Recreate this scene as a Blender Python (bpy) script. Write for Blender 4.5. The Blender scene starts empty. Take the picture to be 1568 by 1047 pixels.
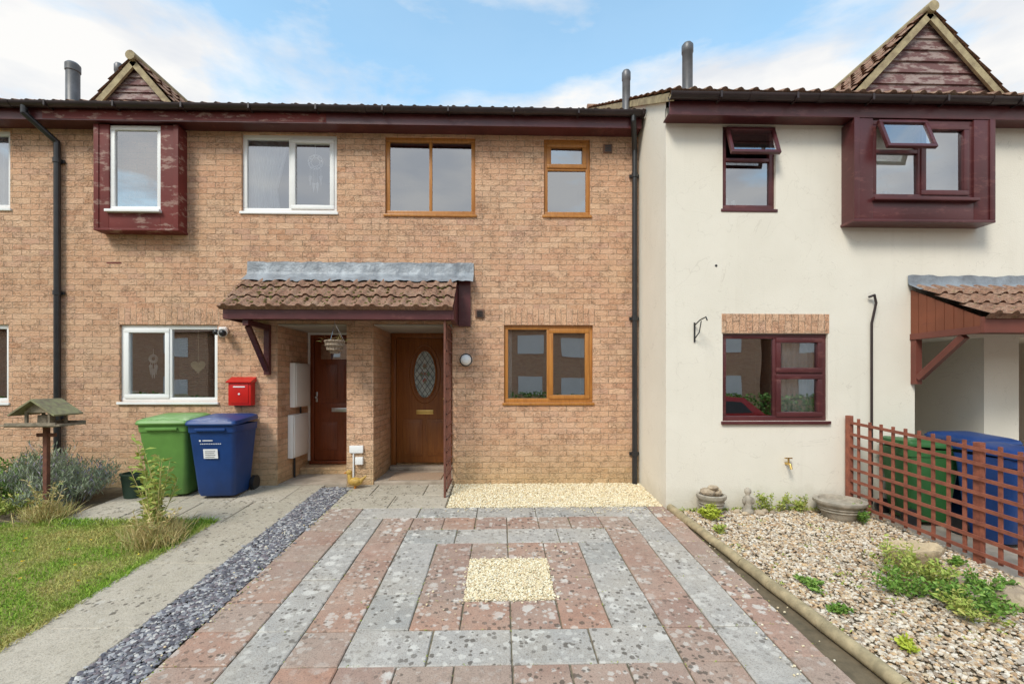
import bpy, bmesh, math, random
import numpy as np
from mathutils import Vector, Matrix
random.seed(7); rng=np.random.default_rng(7)
S=bpy.context.scene
SL=0.067; YW=6.06; YB=5.05; XC=1.857
def g(y): return SL*(min(max(y,-3.0),YW)-YW)

# ---------------------------------------------------------------- helpers
def empty(name):
    e=bpy.data.objects.new(name,None); S.collection.objects.link(e); e.empty_display_size=.2; return e
def boxuv(me):
    uv=me.uv_layers.new(name="UVMap")
    n=len(me.loops); out=np.zeros((n,2),np.float32)
    for p in me.polygons:
        a=[abs(c) for c in p.normal]; k=a.index(max(a))
        for li in p.loop_indices:
            c=me.vertices[me.loops[li].vertex_index].co
            out[li]=(c.y,c.z) if k==0 else ((c.x,c.z) if k==1 else (c.x,c.y))
    uv.data.foreach_set("uv",out.ravel())
class MB:
    def __init__(s): s.v=[]; s.f=[]
    def add(s,vs,fs):
        o=len(s.v); s.v+= [tuple(v) for v in vs]; s.f+=[tuple(i+o for i in f) for f in fs]; return s
    def box(s,x0,x1,y0,y1,z0,z1,b=0,M=None):
        if x0>x1:x0,x1=x1,x0
        if y0>y1:y0,y1=y1,y0
        if z0>z1:z0,z1=z1,z0
        if b<=0:
            vs=[(x,y,z) for z in(z0,z1) for y in(y0,y1) for x in(x0,x1)]
            fs=[(0,2,3,1),(4,5,7,6),(0,1,5,4),(2,6,7,3),(0,4,6,2),(1,3,7,5)]
        else:
            bm=bmesh.new(); bmesh.ops.create_cube(bm,size=1)
            for v in bm.verts: v.co=Vector(((x0+x1)/2+v.co.x*(x1-x0),(y0+y1)/2+v.co.y*(y1-y0),(z0+z1)/2+v.co.z*(z1-z0)))
            bmesh.ops.bevel(bm,geom=bm.edges[:],offset=min(b,(x1-x0)*.4,(y1-y0)*.4,(z1-z0)*.4),segments=2,affect='EDGES',profile=.6)
            bm.verts.index_update(); vs=[v.co.copy() for v in bm.verts]; fs=[[v.index for v in f.verts] for f in bm.faces]; bm.free()
        if M is not None: vs=[M@Vector(v) for v in vs]
        return s.add(vs,fs)
    def cyl(s,p0,p1,r0,r1=None,n=12,cap=True):
        r1=r0 if r1 is None else r1
        p0=Vector(p0);p1=Vector(p1); d=(p1-p0).normalized()
        a=d.orthogonal().normalized(); b=d.cross(a)
        vs=[];
        for p,r in((p0,r0),(p1,r1)):
            for i in range(n):
                t=2*math.pi*i/n; vs.append(p+a*math.cos(t)*r+b*math.sin(t)*r)
        fs=[(i,(i+1)%n,n+(i+1)%n,n+i) for i in range(n)]
        if cap: fs+= [tuple(range(n-1,-1,-1)),tuple(range(n,2*n))]
        return s.add(vs,fs)
    def sph(s,c,r,sc=(1,1,1),sub=2,jit=0,M=None):
        bm=bmesh.new(); bmesh.ops.create_icosphere(bm,subdivisions=sub,radius=r)
        c=Vector(c); vs=[]
        for v in bm.verts:
            q=Vector((v.co.x*sc[0],v.co.y*sc[1],v.co.z*sc[2]))*(1+random.uniform(-jit,jit))
            if M is not None: q=M@q
            vs.append(q+c)
        bm.verts.index_update(); s.add(vs,[[v.index for v in f.verts] for f in bm.faces]); bm.free(); return s
    def lathe(s,c,prof,n=24,sx=1,sy=1):
        vs=[]
        for r,z in prof:
            for i in range(n):
                t=2*math.pi*i/n; vs.append((c[0]+math.cos(t)*r*sx,c[1]+math.sin(t)*r*sy,c[2]+z))
        fs=[]
        for j in range(len(prof)-1):
            for i in range(n): fs.append((j*n+i,j*n+(i+1)%n,(j+1)*n+(i+1)%n,(j+1)*n+i))
        return s.add(vs,fs)
    def tube(s,pts,r,n=10):
        for a,b in zip(pts[:-1],pts[1:]): s.cyl(a,b,r,n=n)
        for p in pts[1:-1]: s.sph(p,r*1.02,sub=2)
        return s
    def build(s,name,mat,parent=None,smooth=False,angle=None):
        me=bpy.data.meshes.new(name); me.from_pydata(s.v,[],s.f); me.update(); boxuv(me)
        o=bpy.data.objects.new(name,me); S.collection.objects.link(o)
        if mat: me.materials.append(mat)
        if parent: o.parent=parent
        if smooth:
            me.polygons.foreach_set("use_smooth",[True]*len(me.polygons))
            try: me.set_sharp_from_angle(angle=math.radians(angle or 40))
            except Exception: pass
        return o
def from_np(name,V,F,mat,parent=None,smooth=False):
    me=bpy.data.meshes.new(name); k=F.shape[1]
    me.vertices.add(len(V)); me.vertices.foreach_set("co",V.astype(np.float32).ravel())
    me.loops.add(F.size); me.loops.foreach_set("vertex_index",F.astype(np.int32).ravel())
    me.polygons.add(len(F)); me.polygons.foreach_set("loop_start",np.arange(0,F.size,k,dtype=np.int32))
    try: me.polygons.foreach_set("loop_total",np.full(len(F),k,dtype=np.int32))
    except Exception: pass
    me.polygons.foreach_set("use_smooth",np.full(len(F),smooth))
    me.update(calc_edges=True); me.validate()
    o=bpy.data.objects.new(name,me); S.collection.objects.link(o); me.materials.append(mat)
    if parent: o.parent=parent
    return o

# ---------------------------------------------------------------- materials
class NT:
    def __init__(s,name):
        s.m=bpy.data.materials.new(name); s.m.use_nodes=True; s.t=s.m.node_tree; s.b=s.t.nodes["Principled BSDF"]
    def n(s,t,**k):
        x=s.t.nodes.new(t)
        for a,b in k.items(): setattr(x,a,b)
        return x
    def l(s,a,b): s.t.links.new(a,b)
    def noise(s,sc,det=4,rough=.55,vec=None,dist=0):
        x=s.n("ShaderNodeTexNoise"); x.inputs["Scale"].default_value=sc; x.inputs["Detail"].default_value=det
        x.inputs["Roughness"].default_value=rough; x.inputs["Distortion"].default_value=dist
        if vec is not None: s.l(vec,x.inputs["Vector"])
        return x.outputs["Fac"]
    def ramp(s,fac,stops,interp='LINEAR'):
        r=s.n("ShaderNodeValToRGB"); r.color_ramp.interpolation=interp; e=r.color_ramp.elements
        while len(e)<len(stops): e.new(.5)
        for i,(p,c) in enumerate(stops):
            e[i].position=p; e[i].color=(c,c,c,1) if isinstance(c,(int,float)) else (*c,1)
        s.l(fac,r.inputs[0]); return r.outputs[0]
    def mix(s,fac,a,b,mode='MIX'):
        x=s.n("ShaderNodeMix",data_type='RGBA',blend_type=mode)
        for inp,v in((x.inputs[0],fac),(x.inputs[6],a),(x.inputs[7],b)):
            if isinstance(v,(int,float)): inp.default_value=v if inp==x.inputs[0] else (v,v,v,1)
            elif isinstance(v,tuple): inp.default_value=(*v,1)
            else: s.l(v,inp)
        return x.outputs[2]
    def math(s,op,a,b=0,c=0):
        x=s.n("ShaderNodeMath",operation=op)
        for i,v in enumerate((a,b,c)):
            if isinstance(v,(int,float)): x.inputs[i].default_value=v
            else: s.l(v,x.inputs[i])
        return x.outputs[0]
    def mapd(s,vec,scale=(1,1,1),loc=(0,0,0)):
        mp=s.n("ShaderNodeMapping"); s.l(vec,mp.inputs[0]); mp.inputs["Scale"].default_value=scale; mp.inputs["Location"].default_value=loc; return mp.outputs[0]
    def bump(s,h,st=.5,d=.01):
        b=s.n("ShaderNodeBump"); b.inputs["Strength"].default_value=st; b.inputs["Distance"].default_value=d
        s.l(h,b.inputs["Height"]); s.l(b.outputs[0],s.b.inputs["Normal"])
    def obj(s): return s.n("ShaderNodeTexCoord").outputs["Object"]
    def uv(s): return s.n("ShaderNodeTexCoord").outputs["UV"]
    def island(s): return s.n("ShaderNodeNewGeometry").outputs["Random Per Island"]
    def xyz(s,v):
        x=s.n("ShaderNodeSeparateXYZ"); s.l(v,x.inputs[0]); return x.outputs
    def col(s,c): s.l(c,s.b.inputs["Base Color"])
    def rough(s,r,spec=.5): s.b.inputs["Roughness"].default_value=r; s.b.inputs["Specular IOR Level"].default_value=spec

def simple(name,c1,c2=None,sc=8,rough=.6,bump=.2,bsc=60,spec=.4,metal=0,dist=.004,dirt=.0):
    t=NT(name); o=t.obj(); c2=c2 or tuple(x*.75 for x in c1)
    n=t.noise(sc,4,.6,o); c=t.mix(t.ramp(n,[(.35,0.0),(.65,1.0)]),c1,c2)
    if dirt>0:
        d=t.noise(sc*.35,5,.7,o); c=t.mix(t.ramp(d,[(.5,0.0),(.75,dirt)]),c,(.06,.05,.035))
    t.col(c); t.rough(rough,spec); t.b.inputs["Metallic"].default_value=metal
    if bump>0: t.bump(t.noise(bsc,3,.6,o),bump,dist)
    return t.m

def brick_mat(name,soldier=False):
    t=NT(name); uv=t.uv(); mp=t.n("ShaderNodeMapping"); t.l(uv,mp.inputs[0])
    if soldier: mp.inputs["Rotation"].default_value=(0,0,math.pi/2)
    nz=t.n("ShaderNodeTexNoise"); nz.inputs["Scale"].default_value=16; nz.inputs["Detail"].default_value=3; t.l(uv,nz.inputs["Vector"])
    vm=t.n("ShaderNodeVectorMath",operation='MULTIPLY_ADD'); t.l(nz.outputs["Color"],vm.inputs[0]); vm.inputs[1].default_value=(.020,.024,0); t.l(mp.outputs[0],vm.inputs[2])
    b=t.n("ShaderNodeTexBrick"); t.l(vm.outputs[0],b.inputs["Vector"])
    b.inputs["Color1"].default_value=(0,0,0,1); b.inputs["Color2"].default_value=(1,1,1,1); b.inputs["Mortar"].default_value=(.5,.5,.5,1)
    b.inputs["Scale"].default_value=1; b.inputs["Mortar Size"].default_value=.005; b.inputs["Mortar Smooth"].default_value=.6
    b.inputs["Brick Width"].default_value=.225; b.inputs["Row Height"].default_value=.075
    sep=t.n("ShaderNodeSeparateColor"); t.l(b.outputs["Color"],sep.inputs[0])
    c=t.ramp(sep.outputs[0],[(0,(.62,.335,.205)),(.25,(.74,.445,.285)),(.5,(.67,.375,.24)),(.75,(.78,.50,.33)),(1,(.62,.355,.25))])
    o=t.obj()
    n2=t.noise(2.0,4,.6,o); n1=t.noise(42,4,.7,o)
    c=t.mix(t.ramp(n2,[(.35,0.0),(.7,.35)]),c,(.74,.51,.31))
    c=t.mix(t.ramp(n1,[(.52,0.0),(.70,.5)]),c,(.84,.64,.46))
    v3=t.mapd(o,(1,1,2.4)) if not soldier else t.mapd(o,(2.4,1,1))
    cn=t.noise(17,3,.6,v3,.9); cre=t.math('ABSOLUTE',t.math('SUBTRACT',cn,.5))
    gate=t.ramp(t.noise(9,2,.6,t.mapd(o,(1,1,1),(5,3,1))),[(.45,0.0),(.60,1.0)])
    crease=t.math('MULTIPLY',t.ramp(cre,[(.0,1.0),(.026,0.0)]),gate)
    c=t.mix(t.math('MULTIPLY',crease,.55),c,(.21,.11,.07))
    pits=t.noise(30,4,.68,v3)
    c=t.mix(t.ramp(pits,[(.28,.72),(.385,0.0)]),c,(.20,.105,.07))
    c=t.mix(t.math('MULTIPLY',b.outputs["Fac"],.75),c,(.55,.40,.28))
    c=t.mix(t.math('MULTIPLY',t.math('MULTIPLY',b.outputs["Fac"],t.ramp(t.noise(14,3,.6,t.mapd(o,(1,1,1),(1,7,4))),[(.45,0.0),(.57,1.0)])),.50),c,(.24,.15,.10))
    z=t.xyz(o)[2]; zz=t.math('ADD',z,t.math('MULTIPLY',n2,.6))
    c=t.mix(t.ramp(zz,[(.25,.55),(.95,0.0)]),c,(.58,.45,.22))
    c=t.mix(t.ramp(t.noise(1.0,5,.7,t.mapd(o,(1,1,1),(9,0,2))),[(.50,0.0),(.8,.28)]),c,(.33,.22,.155))
    t.col(c); t.rough(.95,.1)
    h=t.math('ADD',t.math('MULTIPLY',pits,1.2),t.math('MULTIPLY',n1,.7)); h=t.math('SUBTRACT',h,t.math('MULTIPLY',b.outputs["Fac"],.6)); h=t.math('SUBTRACT',h,t.math('MULTIPLY',crease,.45))
    t.bump(h,.9,.018); return t.m
M_brick=brick_mat("weathered_brick"); M_sold=brick_mat("soldier_brick",True)

def render_mat():
    t=NT("cream_render"); o=t.obj()
    c=t.mix(t.ramp(t.noise(1.3,4,.6,o),[(.3,0.0),(.7,1.0)]),(.80,.755,.655),(.74,.695,.595))
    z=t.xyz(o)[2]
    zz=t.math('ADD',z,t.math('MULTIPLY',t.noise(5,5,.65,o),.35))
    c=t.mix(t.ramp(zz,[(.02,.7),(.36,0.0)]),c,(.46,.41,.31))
    c=t.mix(t.ramp(t.noise(1.5,5,.6,t.mapd(o,(6,6,.5))),[(.58,0.0),(.85,.18)]),c,(.5,.45,.36))
    c=t.mix(t.ramp(t.noise(55,2,.5,o),[(.70,0.0),(.76,.3)]),c,(.42,.37,.30))
    ck=t.math('ABSOLUTE',t.math('SUBTRACT',t.noise(1.6,4,.55,t.mapd(o,(1,1,1.3),(3,1,7)),.6),.5))
    c=t.mix(t.ramp(ck,[(.0,.22),(.0014,0.0)]),c,(.36,.31,.24))
    t.col(c); t.rough(.92,.15); t.bump(t.noise(60,4,.65,o),.55,.005); return t.m
M_render=render_mat()

def peel(name,base,under,amt=.6,spec=.5,rough=.4,thr=.56):
    t=NT(name); o=t.obj()
    n=t.noise(5,6,.72,t.mapd(o,(1,1,3))); c=t.mix(t.ramp(t.noise(2,3,.5,o),[(.3,0.0),(.7,1.0)]),base,tuple(x*.65 for x in base))
    c=t.mix(t.ramp(n,[(thr,0.0),(thr+.07,amt)]),c,under)
    t.col(c); t.rough(rough,spec); t.bump(n,.3,.006); return t.m
M_maroon=peel("maroon_paint",(.105,.026,.028),(.20,.075,.065),.4,.5,.35)
M_maroon2=peel("peeling_maroon_paint",(.18,.035,.030),(.34,.22,.18),.8,.3,.6,.54)
M_redwood=peel("red_cedar_cladding",(.26,.085,.045),(.16,.05,.035),.5,.3,.6)
M_gut=simple("gutter_brown",(.045,.030,.030),(.028,.020,.020),4,.35,.05)
M_black=simple("black_plastic",(.018,.018,.020),(.028,.028,.030),6,.3,.05,spec=.5)
M_white=simple("white_upvc",(.84,.84,.83),(.79,.79,.77),2,.3,0,spec=.5)
M_lead=simple("lead_flashing",(.31,.34,.37),(.19,.205,.225),6,.5,.7,14,metal=.15,dist=.02)
M_flue=simple("grey_flue",(.17,.165,.17),(.11,.11,.11),5,.45,.1,metal=.4)
M_barge=simple("bargeboard_lichen",(.46,.38,.22),(.26,.20,.12),9,.85,.4,40)
M_metal=simple("steel",(.6,.6,.6),(.5,.5,.5),5,.3,0,metal=1)
M_brass=simple("brass",(.75,.52,.18),(.6,.42,.14),5,.3,0,metal=1)
def wood(name,c1,c2,rough=.4,axis=2):
    t=NT(name); o=t.obj(); s=[38,38,38]; s[axis]=2.2
    n=t.noise(1,4,.65,t.mapd(o,tuple(s)),1.0); t.col(t.mix(t.ramp(n,[(.3,0.0),(.7,1.0)]),c1,c2)); t.rough(rough,.45); t.bump(n,.12,.002); return t.m
M_oak=wood("golden_oak_upvc",(.50,.215,.045),(.33,.125,.024))
M_oakdoor=wood("oak_door",(.31,.115,.028),(.19,.063,.016),.35)
M_mahog=wood("mahogany_door",(.22,.055,.019),(.13,.030,.012),.3)
M_trel=simple("trellis_stain",(.32,.105,.06),(.20,.065,.042),12,.75,.3,80)
M_trelold=simple("old_trellis_stain",(.20,.075,.05),(.12,.05,.035),12,.75,.3,80)
def tile_mat(name,moss=.45):
    t=NT(name); o=t.obj()
    c=t.ramp(t.noise(6,3,.6,o),[(.3,(.25,.135,.09)),(.5,(.33,.19,.13)),(.7,(.40,.26,.185))])
    c=t.mix(t.ramp(t.noise(38,4,.7,o),[(.43,0.0),(.62,.75)]),c,(.12,.075,.055))
    c=t.mix(t.ramp(t.noise(17,5,.7,t.mapd(o,(1,1,1),(4,2,1))),[(.56,0.0),(.66,moss)]),c,(.20,.175,.075))
    c=t.mix(t.ramp(t.noise(80,2,.6,o),[(.64,0.0),(.71,.75)]),c,(.52,.48,.40))
    t.col(c); t.rough(.95,.1); t.bump(t.noise(60,4,.7,o),.8,.012); return t.m
M_tile=tile_mat("concrete_roof_tiles")
M_moss=simple("moss",(.20,.18,.065),(.10,.085,.035),30,1,.8,120,spec=.1)
def glass_mat(name,refl=.30,tint=(.88,.90,.90)):
    t=NT(name); nt=t.t; nt.nodes.remove(t.b)
    out=[n for n in nt.nodes if n.type=='OUTPUT_MATERIAL'][0]
    tr=t.n("ShaderNodeBsdfTransparent"); tr.inputs[0].default_value=(*tint,1)
    gl=t.n("ShaderNodeBsdfGlossy"); gl.inputs["Roughness"].default_value=.01; gl.inputs[0].default_value=(.93,.96,1,1)
    fr=t.n("ShaderNodeFresnel"); fr.inputs[0].default_value=1.5
    a=t.math('ADD',t.math('MULTIPLY',fr.outputs[0],1.0),refl-.04)
    bp=t.n("ShaderNodeBump"); bp.inputs["Strength"].default_value=.12; bp.inputs["Distance"].default_value=.01
    t.l(t.noise(1.6,1,.4,t.obj()),bp.inputs["Height"]); t.l(bp.outputs[0],gl.inputs["Normal"])
    mx=t.n("ShaderNodeMixShader"); t.l(a,mx.inputs[0]); t.l(tr.outputs[0],mx.inputs[1]); t.l(gl.outputs[0],mx.inputs[2]); t.l(mx.outputs[0],out.inputs[0]); return t.m
M_glass=glass_mat("window_glass",.40)
M_room=simple("room_interior",(.14,.13,.12),(.09,.085,.08),1,.9,0)
M_fabric=simple("white_fabric",(.82,.82,.82),(.74,.74,.75),5,.9,.1)
def stones_mat(name,cols,rough=.8,bump=.3,dark=.35):
    t=NT(name); n=len(cols); c=t.ramp(t.island(),[(i/n,c) for i,c in enumerate(cols)],'CONSTANT')
    o=t.obj(); c=t.mix(t.ramp(t.noise(60,3,.6,o),[(.35,dark),(.65,0.0)]),c,(.12,.09,.06))
    t.col(c); t.rough(rough,.3); t.bump(t.noise(150,2,.5,o),bump,.002); return t.m
M_shingle=stones_mat("shingle_stones",[(.58,.46,.31),(.70,.61,.48),(.44,.29,.17),(.76,.69,.58),(.54,.43,.31),(.32,.24,.17),(.64,.45,.26),(.72,.63,.51),(.48,.41,.33)],.8,.3,.25)
M_cream=stones_mat("cream_gravel_stones",[(.80,.69,.46),(.86,.78,.58),(.72,.60,.37),(.88,.82,.65),(.80,.69,.47),(.66,.52,.33)],.8,.3,.2)
M_slate=stones_mat("slate_chippings",[(.15,.15,.18),(.26,.265,.29),(.09,.09,.11),(.40,.40,.41),(.21,.18,.20),(.56,.54,.51),(.17,.175,.20)],.65)
M_rock=simple("garden_rock",(.56,.45,.31),(.32,.25,.18),9,.95,.8,25,dist=.02)
M_pot=simple("stone_planter",(.44,.385,.31),(.28,.25,.20),14,.9,.6,50,dist=.006)
def slab_mat(name,cols,lich=.8,dark=.5,seed=0,sp=1.0,stain=(.40,.36,.31)):
    t=NT(name); n=len(cols); o=t.obj(); v=t.mapd(o,(1,1,1),(seed,seed*2,0))
    c=t.ramp(t.island(),[(i/n,c) for i,c in enumerate(cols)],'CONSTANT')
    c=t.mix(t.ramp(t.noise(7,5,.72,v),[(.42,0.0),(.68,dark)]),c,tuple(x*.55 for x in cols[0]))
    c=t.mix(t.ramp(t.noise(1.9,5,.65,v),[(.38,0.0),(.66,.6)]),c,stain)
    c=t.mix(t.ramp(t.noise(120,2,.6,v),[(.35,.40),(.5,0.0)]),c,(.12,.09,.075))
    patch=t.ramp(t.noise(1.3,2,.6,t.mapd(v,(1,1,1),(6,6,0))),[(.38,.25),(.58,1.0)])
    nzs=t.math('MULTIPLY',t.math('SUBTRACT',t.noise(75,3,.7,v),.5),.8)
    def spots(scale,thr,amt,colr,pw=2.4):
        vo=t.n("ShaderNodeTexVoronoi"); vo.inputs["Scale"].default_value=scale; t.l(v,vo.inputs["Vector"])
        sep=t.n("ShaderNodeSeparateColor"); t.l(vo.outputs["Color"],sep.inputs[0])
        rad=t.math('MULTIPLY',t.math('POWER',sep.outputs[0],pw),thr)
        d=t.math('ADD',vo.outputs["Distance"],nzs)
        return t.math('MULTIPLY',t.math('MULTIPLY',t.ramp(t.math('SUBTRACT',rad,d),[(0.0,0.0),(.12,1.0)]),amt),patch),colr
    for a in ((10,.52*sp,lich,(.66,.63,.57)),(23,.62*sp,lich*.85,(.62,.59,.53),2.0),(30,.66,.75,(.09,.075,.06))):
        f,cc=spots(*a); c=t.mix(f,c,cc)
    t.col(c); t.rough(.95,.12); t.bump(t.noise(70,4,.7,v),.6,.006); return t.m
M_gslab=slab_mat("grey_paving",[(.415,.395,.365),(.45,.425,.39),(.38,.37,.345),(.47,.44,.40)],.75,.4,3,1.1,(.46,.41,.34))
M_rslab=slab_mat("red_paving",[(.40,.255,.195),(.44,.285,.22),(.37,.245,.195),(.41,.30,.24),(.45,.26,.185)],.7,.45,11,1.1,(.42,.34,.275))
M_cslab=slab_mat("concrete_paving",[(.49,.43,.34),(.46,.405,.32),(.52,.46,.37)],.35,.35,21,.7,(.42,.37,.28))
M_joint=simple("joint_sand",(.24,.19,.13),(.12,.115,.07),20,1,.5)
M_soil=simple("soil",(.17,.13,.08),(.10,.08,.05),10,1,.8)
M_grassg=simple("turf",(.18,.20,.045),(.30,.25,.09),5,1,.6)
M_asph=simple("asphalt",(.055,.055,.055),(.04,.04,.04),3,.9,.5,120)
M_conc=simple("porch_concrete",(.46,.38,.30),(.32,.26,.20),6,.95,.5)
def leafm(name,cols):
    t=NT(name); n=len(cols); c=t.ramp(t.island(),[(i/max(1,n-1),c) for i,c in enumerate(cols)]); t.col(c); t.rough(.6,.25)
    return t.m
def leafm_patch(name,a,b):
    t=NT(name); o=t.obj()
    c1=t.ramp(t.island(),[(0,a[0]),(.6,a[1]),(1,a[2])]); c2=t.ramp(t.island(),[(0,b[0]),(.6,b[1]),(1,b[2])])
    c=t.mix(t.ramp(t.noise(1.7,3,.6,o),[(.45,0.0),(.62,1.0)]),c1,c2); t.col(c); t.rough(.65,.2); return t.m
M_blade=leafm_patch("grass_blades",[(.16,.31,.03),(.27,.43,.05),(.39,.49,.09)],[(.44,.41,.12),(.57,.49,.18),(.30,.39,.08)])
M_leafG=leafm("green_leaves",[(.07,.16,.025),(.15,.28,.045),(.25,.37,.08)])
M_leafL=leafm("lime_leaves",[(.36,.43,.04),(.50,.55,.08)])
M_lav=leafm("lavender_leaves",[(.20,.24,.14),(.33,.37,.26),(.25,.32,.17),(.33,.27,.38)])
M_dry=leafm("dry_grass",[(.48,.37,.15),(.64,.51,.24),(.30,.36,.10)])
M_yel=leafm("yellow_flowers",[(.75,.52,.03),(.80,.62,.08)])
M_leafW=leafm("weed_leaves",[(.21,.29,.05),(.35,.42,.09),(.44,.40,.12)])

# ---------------------------------------------------------------- ground
def sheet(name,x0,x1,y0,y1,off,mat,parent=None):
    ys=sorted(set([y0,y1]+[y for y in(-3.0,YW) if y0<y<y1])); mb=MB(); vs=[];fs=[]
    for y in ys: vs+=[(x0,y,g(y)+off),(x1,y,g(y)+off)]
    for i in range(len(ys)-1): fs.append((2*i,2*i+1,2*i+3,2*i+2))
    return mb.add(vs,fs).build(name,mat,parent)
sheet("ground",-400,400,-400,400,-.09,M_soil)
sheet("road",-60,60,-9,-1.5,-.04,M_asph)
lawn=empty("lawn"); sheet("turf",-12,-2.97,-1.5,4.78,-.012,M_grassg,lawn)
fb=empty("flower_bed"); sheet("bed_soil",-12,-4.62,4.785,6.06,-.018,M_soil,fb)

def slabs(name,rects,mat,parent,gap=.004,top=0):
    vs=[];fs=[]; J=lambda: random.uniform(-.0025,.0025)
    for (x0,x1,y0,y1) in rects:
        o=len(vs); x0+=gap;x1-=gap;y0+=gap;y1-=gap; b=.006
        t=[random.uniform(-.003,.003)+top for _ in range(4)]; P=[(x+J(),y+J()) for x,y in((x0,y0),(x1,y0),(x1,y1),(x0,y1))]
        sg=((1,1),(-1,1),(-1,-1),(1,-1)); I=[(p[0]+s[0]*(b+J()*.8),p[1]+s[1]*(b+J()*.8)) for p,s in zip(P,sg)]
        for (x,y) in P: vs.append((x,y,g(y)-.04+top))
        for k,(x,y) in enumerate(P): vs.append((x,y,g(y)+t[k]-.006))
        for k,(x,y) in enumerate(I): vs.append((x,y,g(y)+t[k]))
        for k in range(4):
            q=(k+1)%4; fs.append((o+k,o+q,o+4+q,o+4+k)); fs.append((o+4+k,o+4+q,o+8+q,o+8+k))
        fs.append((o+8,o+9,o+10,o+11))
    mb=MB(); mb.v=vs; mb.f=fs; return mb.build(name,mat,parent)
def fill(x0,x1,y0,y1,lx,ly,stag=True):
    R=[];ny=max(1,round((y1-y0)/ly)); nx=max(1,round((x1-x0)/lx)); dy=(y1-y0)/ny
    for j in range(ny):
        xs=[x0+(x1-x0)*i/nx for i in range(nx+1)]
        if stag and j%2 and nx>1: xs=[x0]+[x+(x1-x0)/nx/2 for x in xs[:-1]]+[x1]
        for a,b in zip(xs[:-1],xs[1:]):
            if b-a>.02: R.append((a,b,y0+j*dy,y0+(j+1)*dy))
    return R
CX,CY=.07,3.55
def ring(r0,r1,l,w=None):
    R=fill(CX-r1,CX+r1,CY+r0,CY+r1,l,w or r1-r0)+fill(CX-r1,CX+r1,CY-r1,CY-r0,l,w or r1-r0)
    R+=fill(CX-r1,CX-r0,CY-r0,CY+r0,w or r1-r0,l)+fill(CX+r0,CX+r1,CY-r0,CY+r0,w or r1-r0,l); return R
drive=empty("driveway")
sheet("bedding",-1.92,1.90,-1.5,YW-.02,-.012,M_joint,drive)
grey=ring(.65,.98,.46)+ring(1.30,1.60,.60)
red=ring(.32,.65,.325)+ring(.98,1.30,.325)
red+=fill(-1.92,CX-1.6,1.0,5.15,.4,.33)+fill(CX+1.6,1.90,1.0,5.15,.3,.33)+fill(-1.92,1.9,-1.5,1.0,.45,.3)+fill(CX-1.6,CX+1.6,1.0,1.95,.4,.3)
slabs("grey_slabs",grey,M_gslab,drive); slabs("red_slabs",red,M_rslab,drive)
path=empty("garden_path")
sheet("path_bedding",-2.97,-2.30,-1.5,4.74,-.016,M_joint,path); sheet("patio_bedding",-4.61,-.62,4.76,YW-.02,-.022,M_joint,path)
slabs("path_slabs",fill(-2.965,-2.30,-1.5,4.75,.7,.9,False)+fill(-4.6,-2.30,4.75,YW,.62,.62)+fill(-1.92,-.62,5.155,YW,.6,.45),M_cslab,path)
sheet("shingle_bed",1.9,4.02,-1.5,YB,-.020,M_soil)
sheet("neighbour_pavement",4.02,14,-1.5,YB,-.014,M_conc)

ICO=None
def ico():
    global ICO
    if ICO is None:
        bm=bmesh.new(); bmesh.ops.create_icosphere(bm,subdivisions=1,radius=1)
        ICO=(np.array([v.co[:] for v in bm.verts]),np.array([[v.index for v in f.verts] for f in bm.faces])); bm.free()
    return ICO
def scatter_stones(name,xy,smin,smax,flat,mat,parent,zoff=-.012):
    B,F=ico(); n=len(xy); s=rng.uniform(smin,smax,(n,1,1))*np.concatenate([rng.uniform(.7,1.3,(n,1,2)),rng.uniform(flat*.7,flat*1.2,(n,1,1))],2)
    V=B[None]*s*(1+rng.uniform(-.18,.18,(n,len(B),1)))
    a=rng.uniform(0,6.28,n); tl=rng.normal(0,.3,n); ca,sa=np.cos(a)[:,None],np.sin(a)[:,None]
    y2=V[:,:,1]*np.cos(tl)[:,None]-V[:,:,2]*np.sin(tl)[:,None]; z2=V[:,:,1]*np.sin(tl)[:,None]+V[:,:,2]*np.cos(tl)[:,None]
    X=V[:,:,0]*ca-y2*sa+xy[:,0:1]; Y=V[:,:,0]*sa+y2*ca+xy[:,1:2]
    zg=SL*(np.minimum(xy[:,1],YW)-YW)+zoff+rng.uniform(0,.012,n)
    Z=z2+zg[:,None]; P=np.stack([X,Y,Z],2).reshape(-1,3)
    FF=(F[None]+ (np.arange(n)*len(B))[:,None,None]).reshape(-1,3)
    return from_np(name,P,FF,mat,parent)
def rect(n,x0,x1,y0,y1): return np.stack([rng.uniform(x0,x1,n),rng.uniform(y0,y1,n)],1)
logx=lambda y: 1.90+(5.05-y)*.075
sx=rect(26000,1.95,4.05,1.6,5.04); sx=sx[sx[:,0]>logx(sx[:,1])+.04]
scatter_stones("shingle",sx,.007,.018,.6,M_shingle,None)
cg=empty("cream_gravel")
sheet("gravel_base",-.60,1.85,5.16,YW-.005,-.008,M_cream,cg); sheet("gravel_base_square",CX-.318,CX+.318,CY-.318,CY+.318,-.008,M_cream,cg)
scatter_stones("gravel_strip",rect(16000,-.60,1.86,5.14,YW-.01),.006,.012,.7,M_cream,cg,-.004)
scatter_stones("gravel_square",np.concatenate([rect(5500,CX-.325,CX+.325,CY-.32,CY+.32),rect(260,CX-.36,CX+.36,CY-.36,CY+.36)]),.005,.010,.7,M_cream,cg,-.004)
sheet("slate_bed",-2.30,-1.92,-1.5,5.95,-.018,M_soil)
scatter_stones("slate_chippings",np.concatenate([rect(11000,-2.295,-1.925,1.8,5.93),rect(500,-2.33,-1.88,1.8,5.93)]),.008,.023,.3,M_slate,None,-.008)
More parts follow.
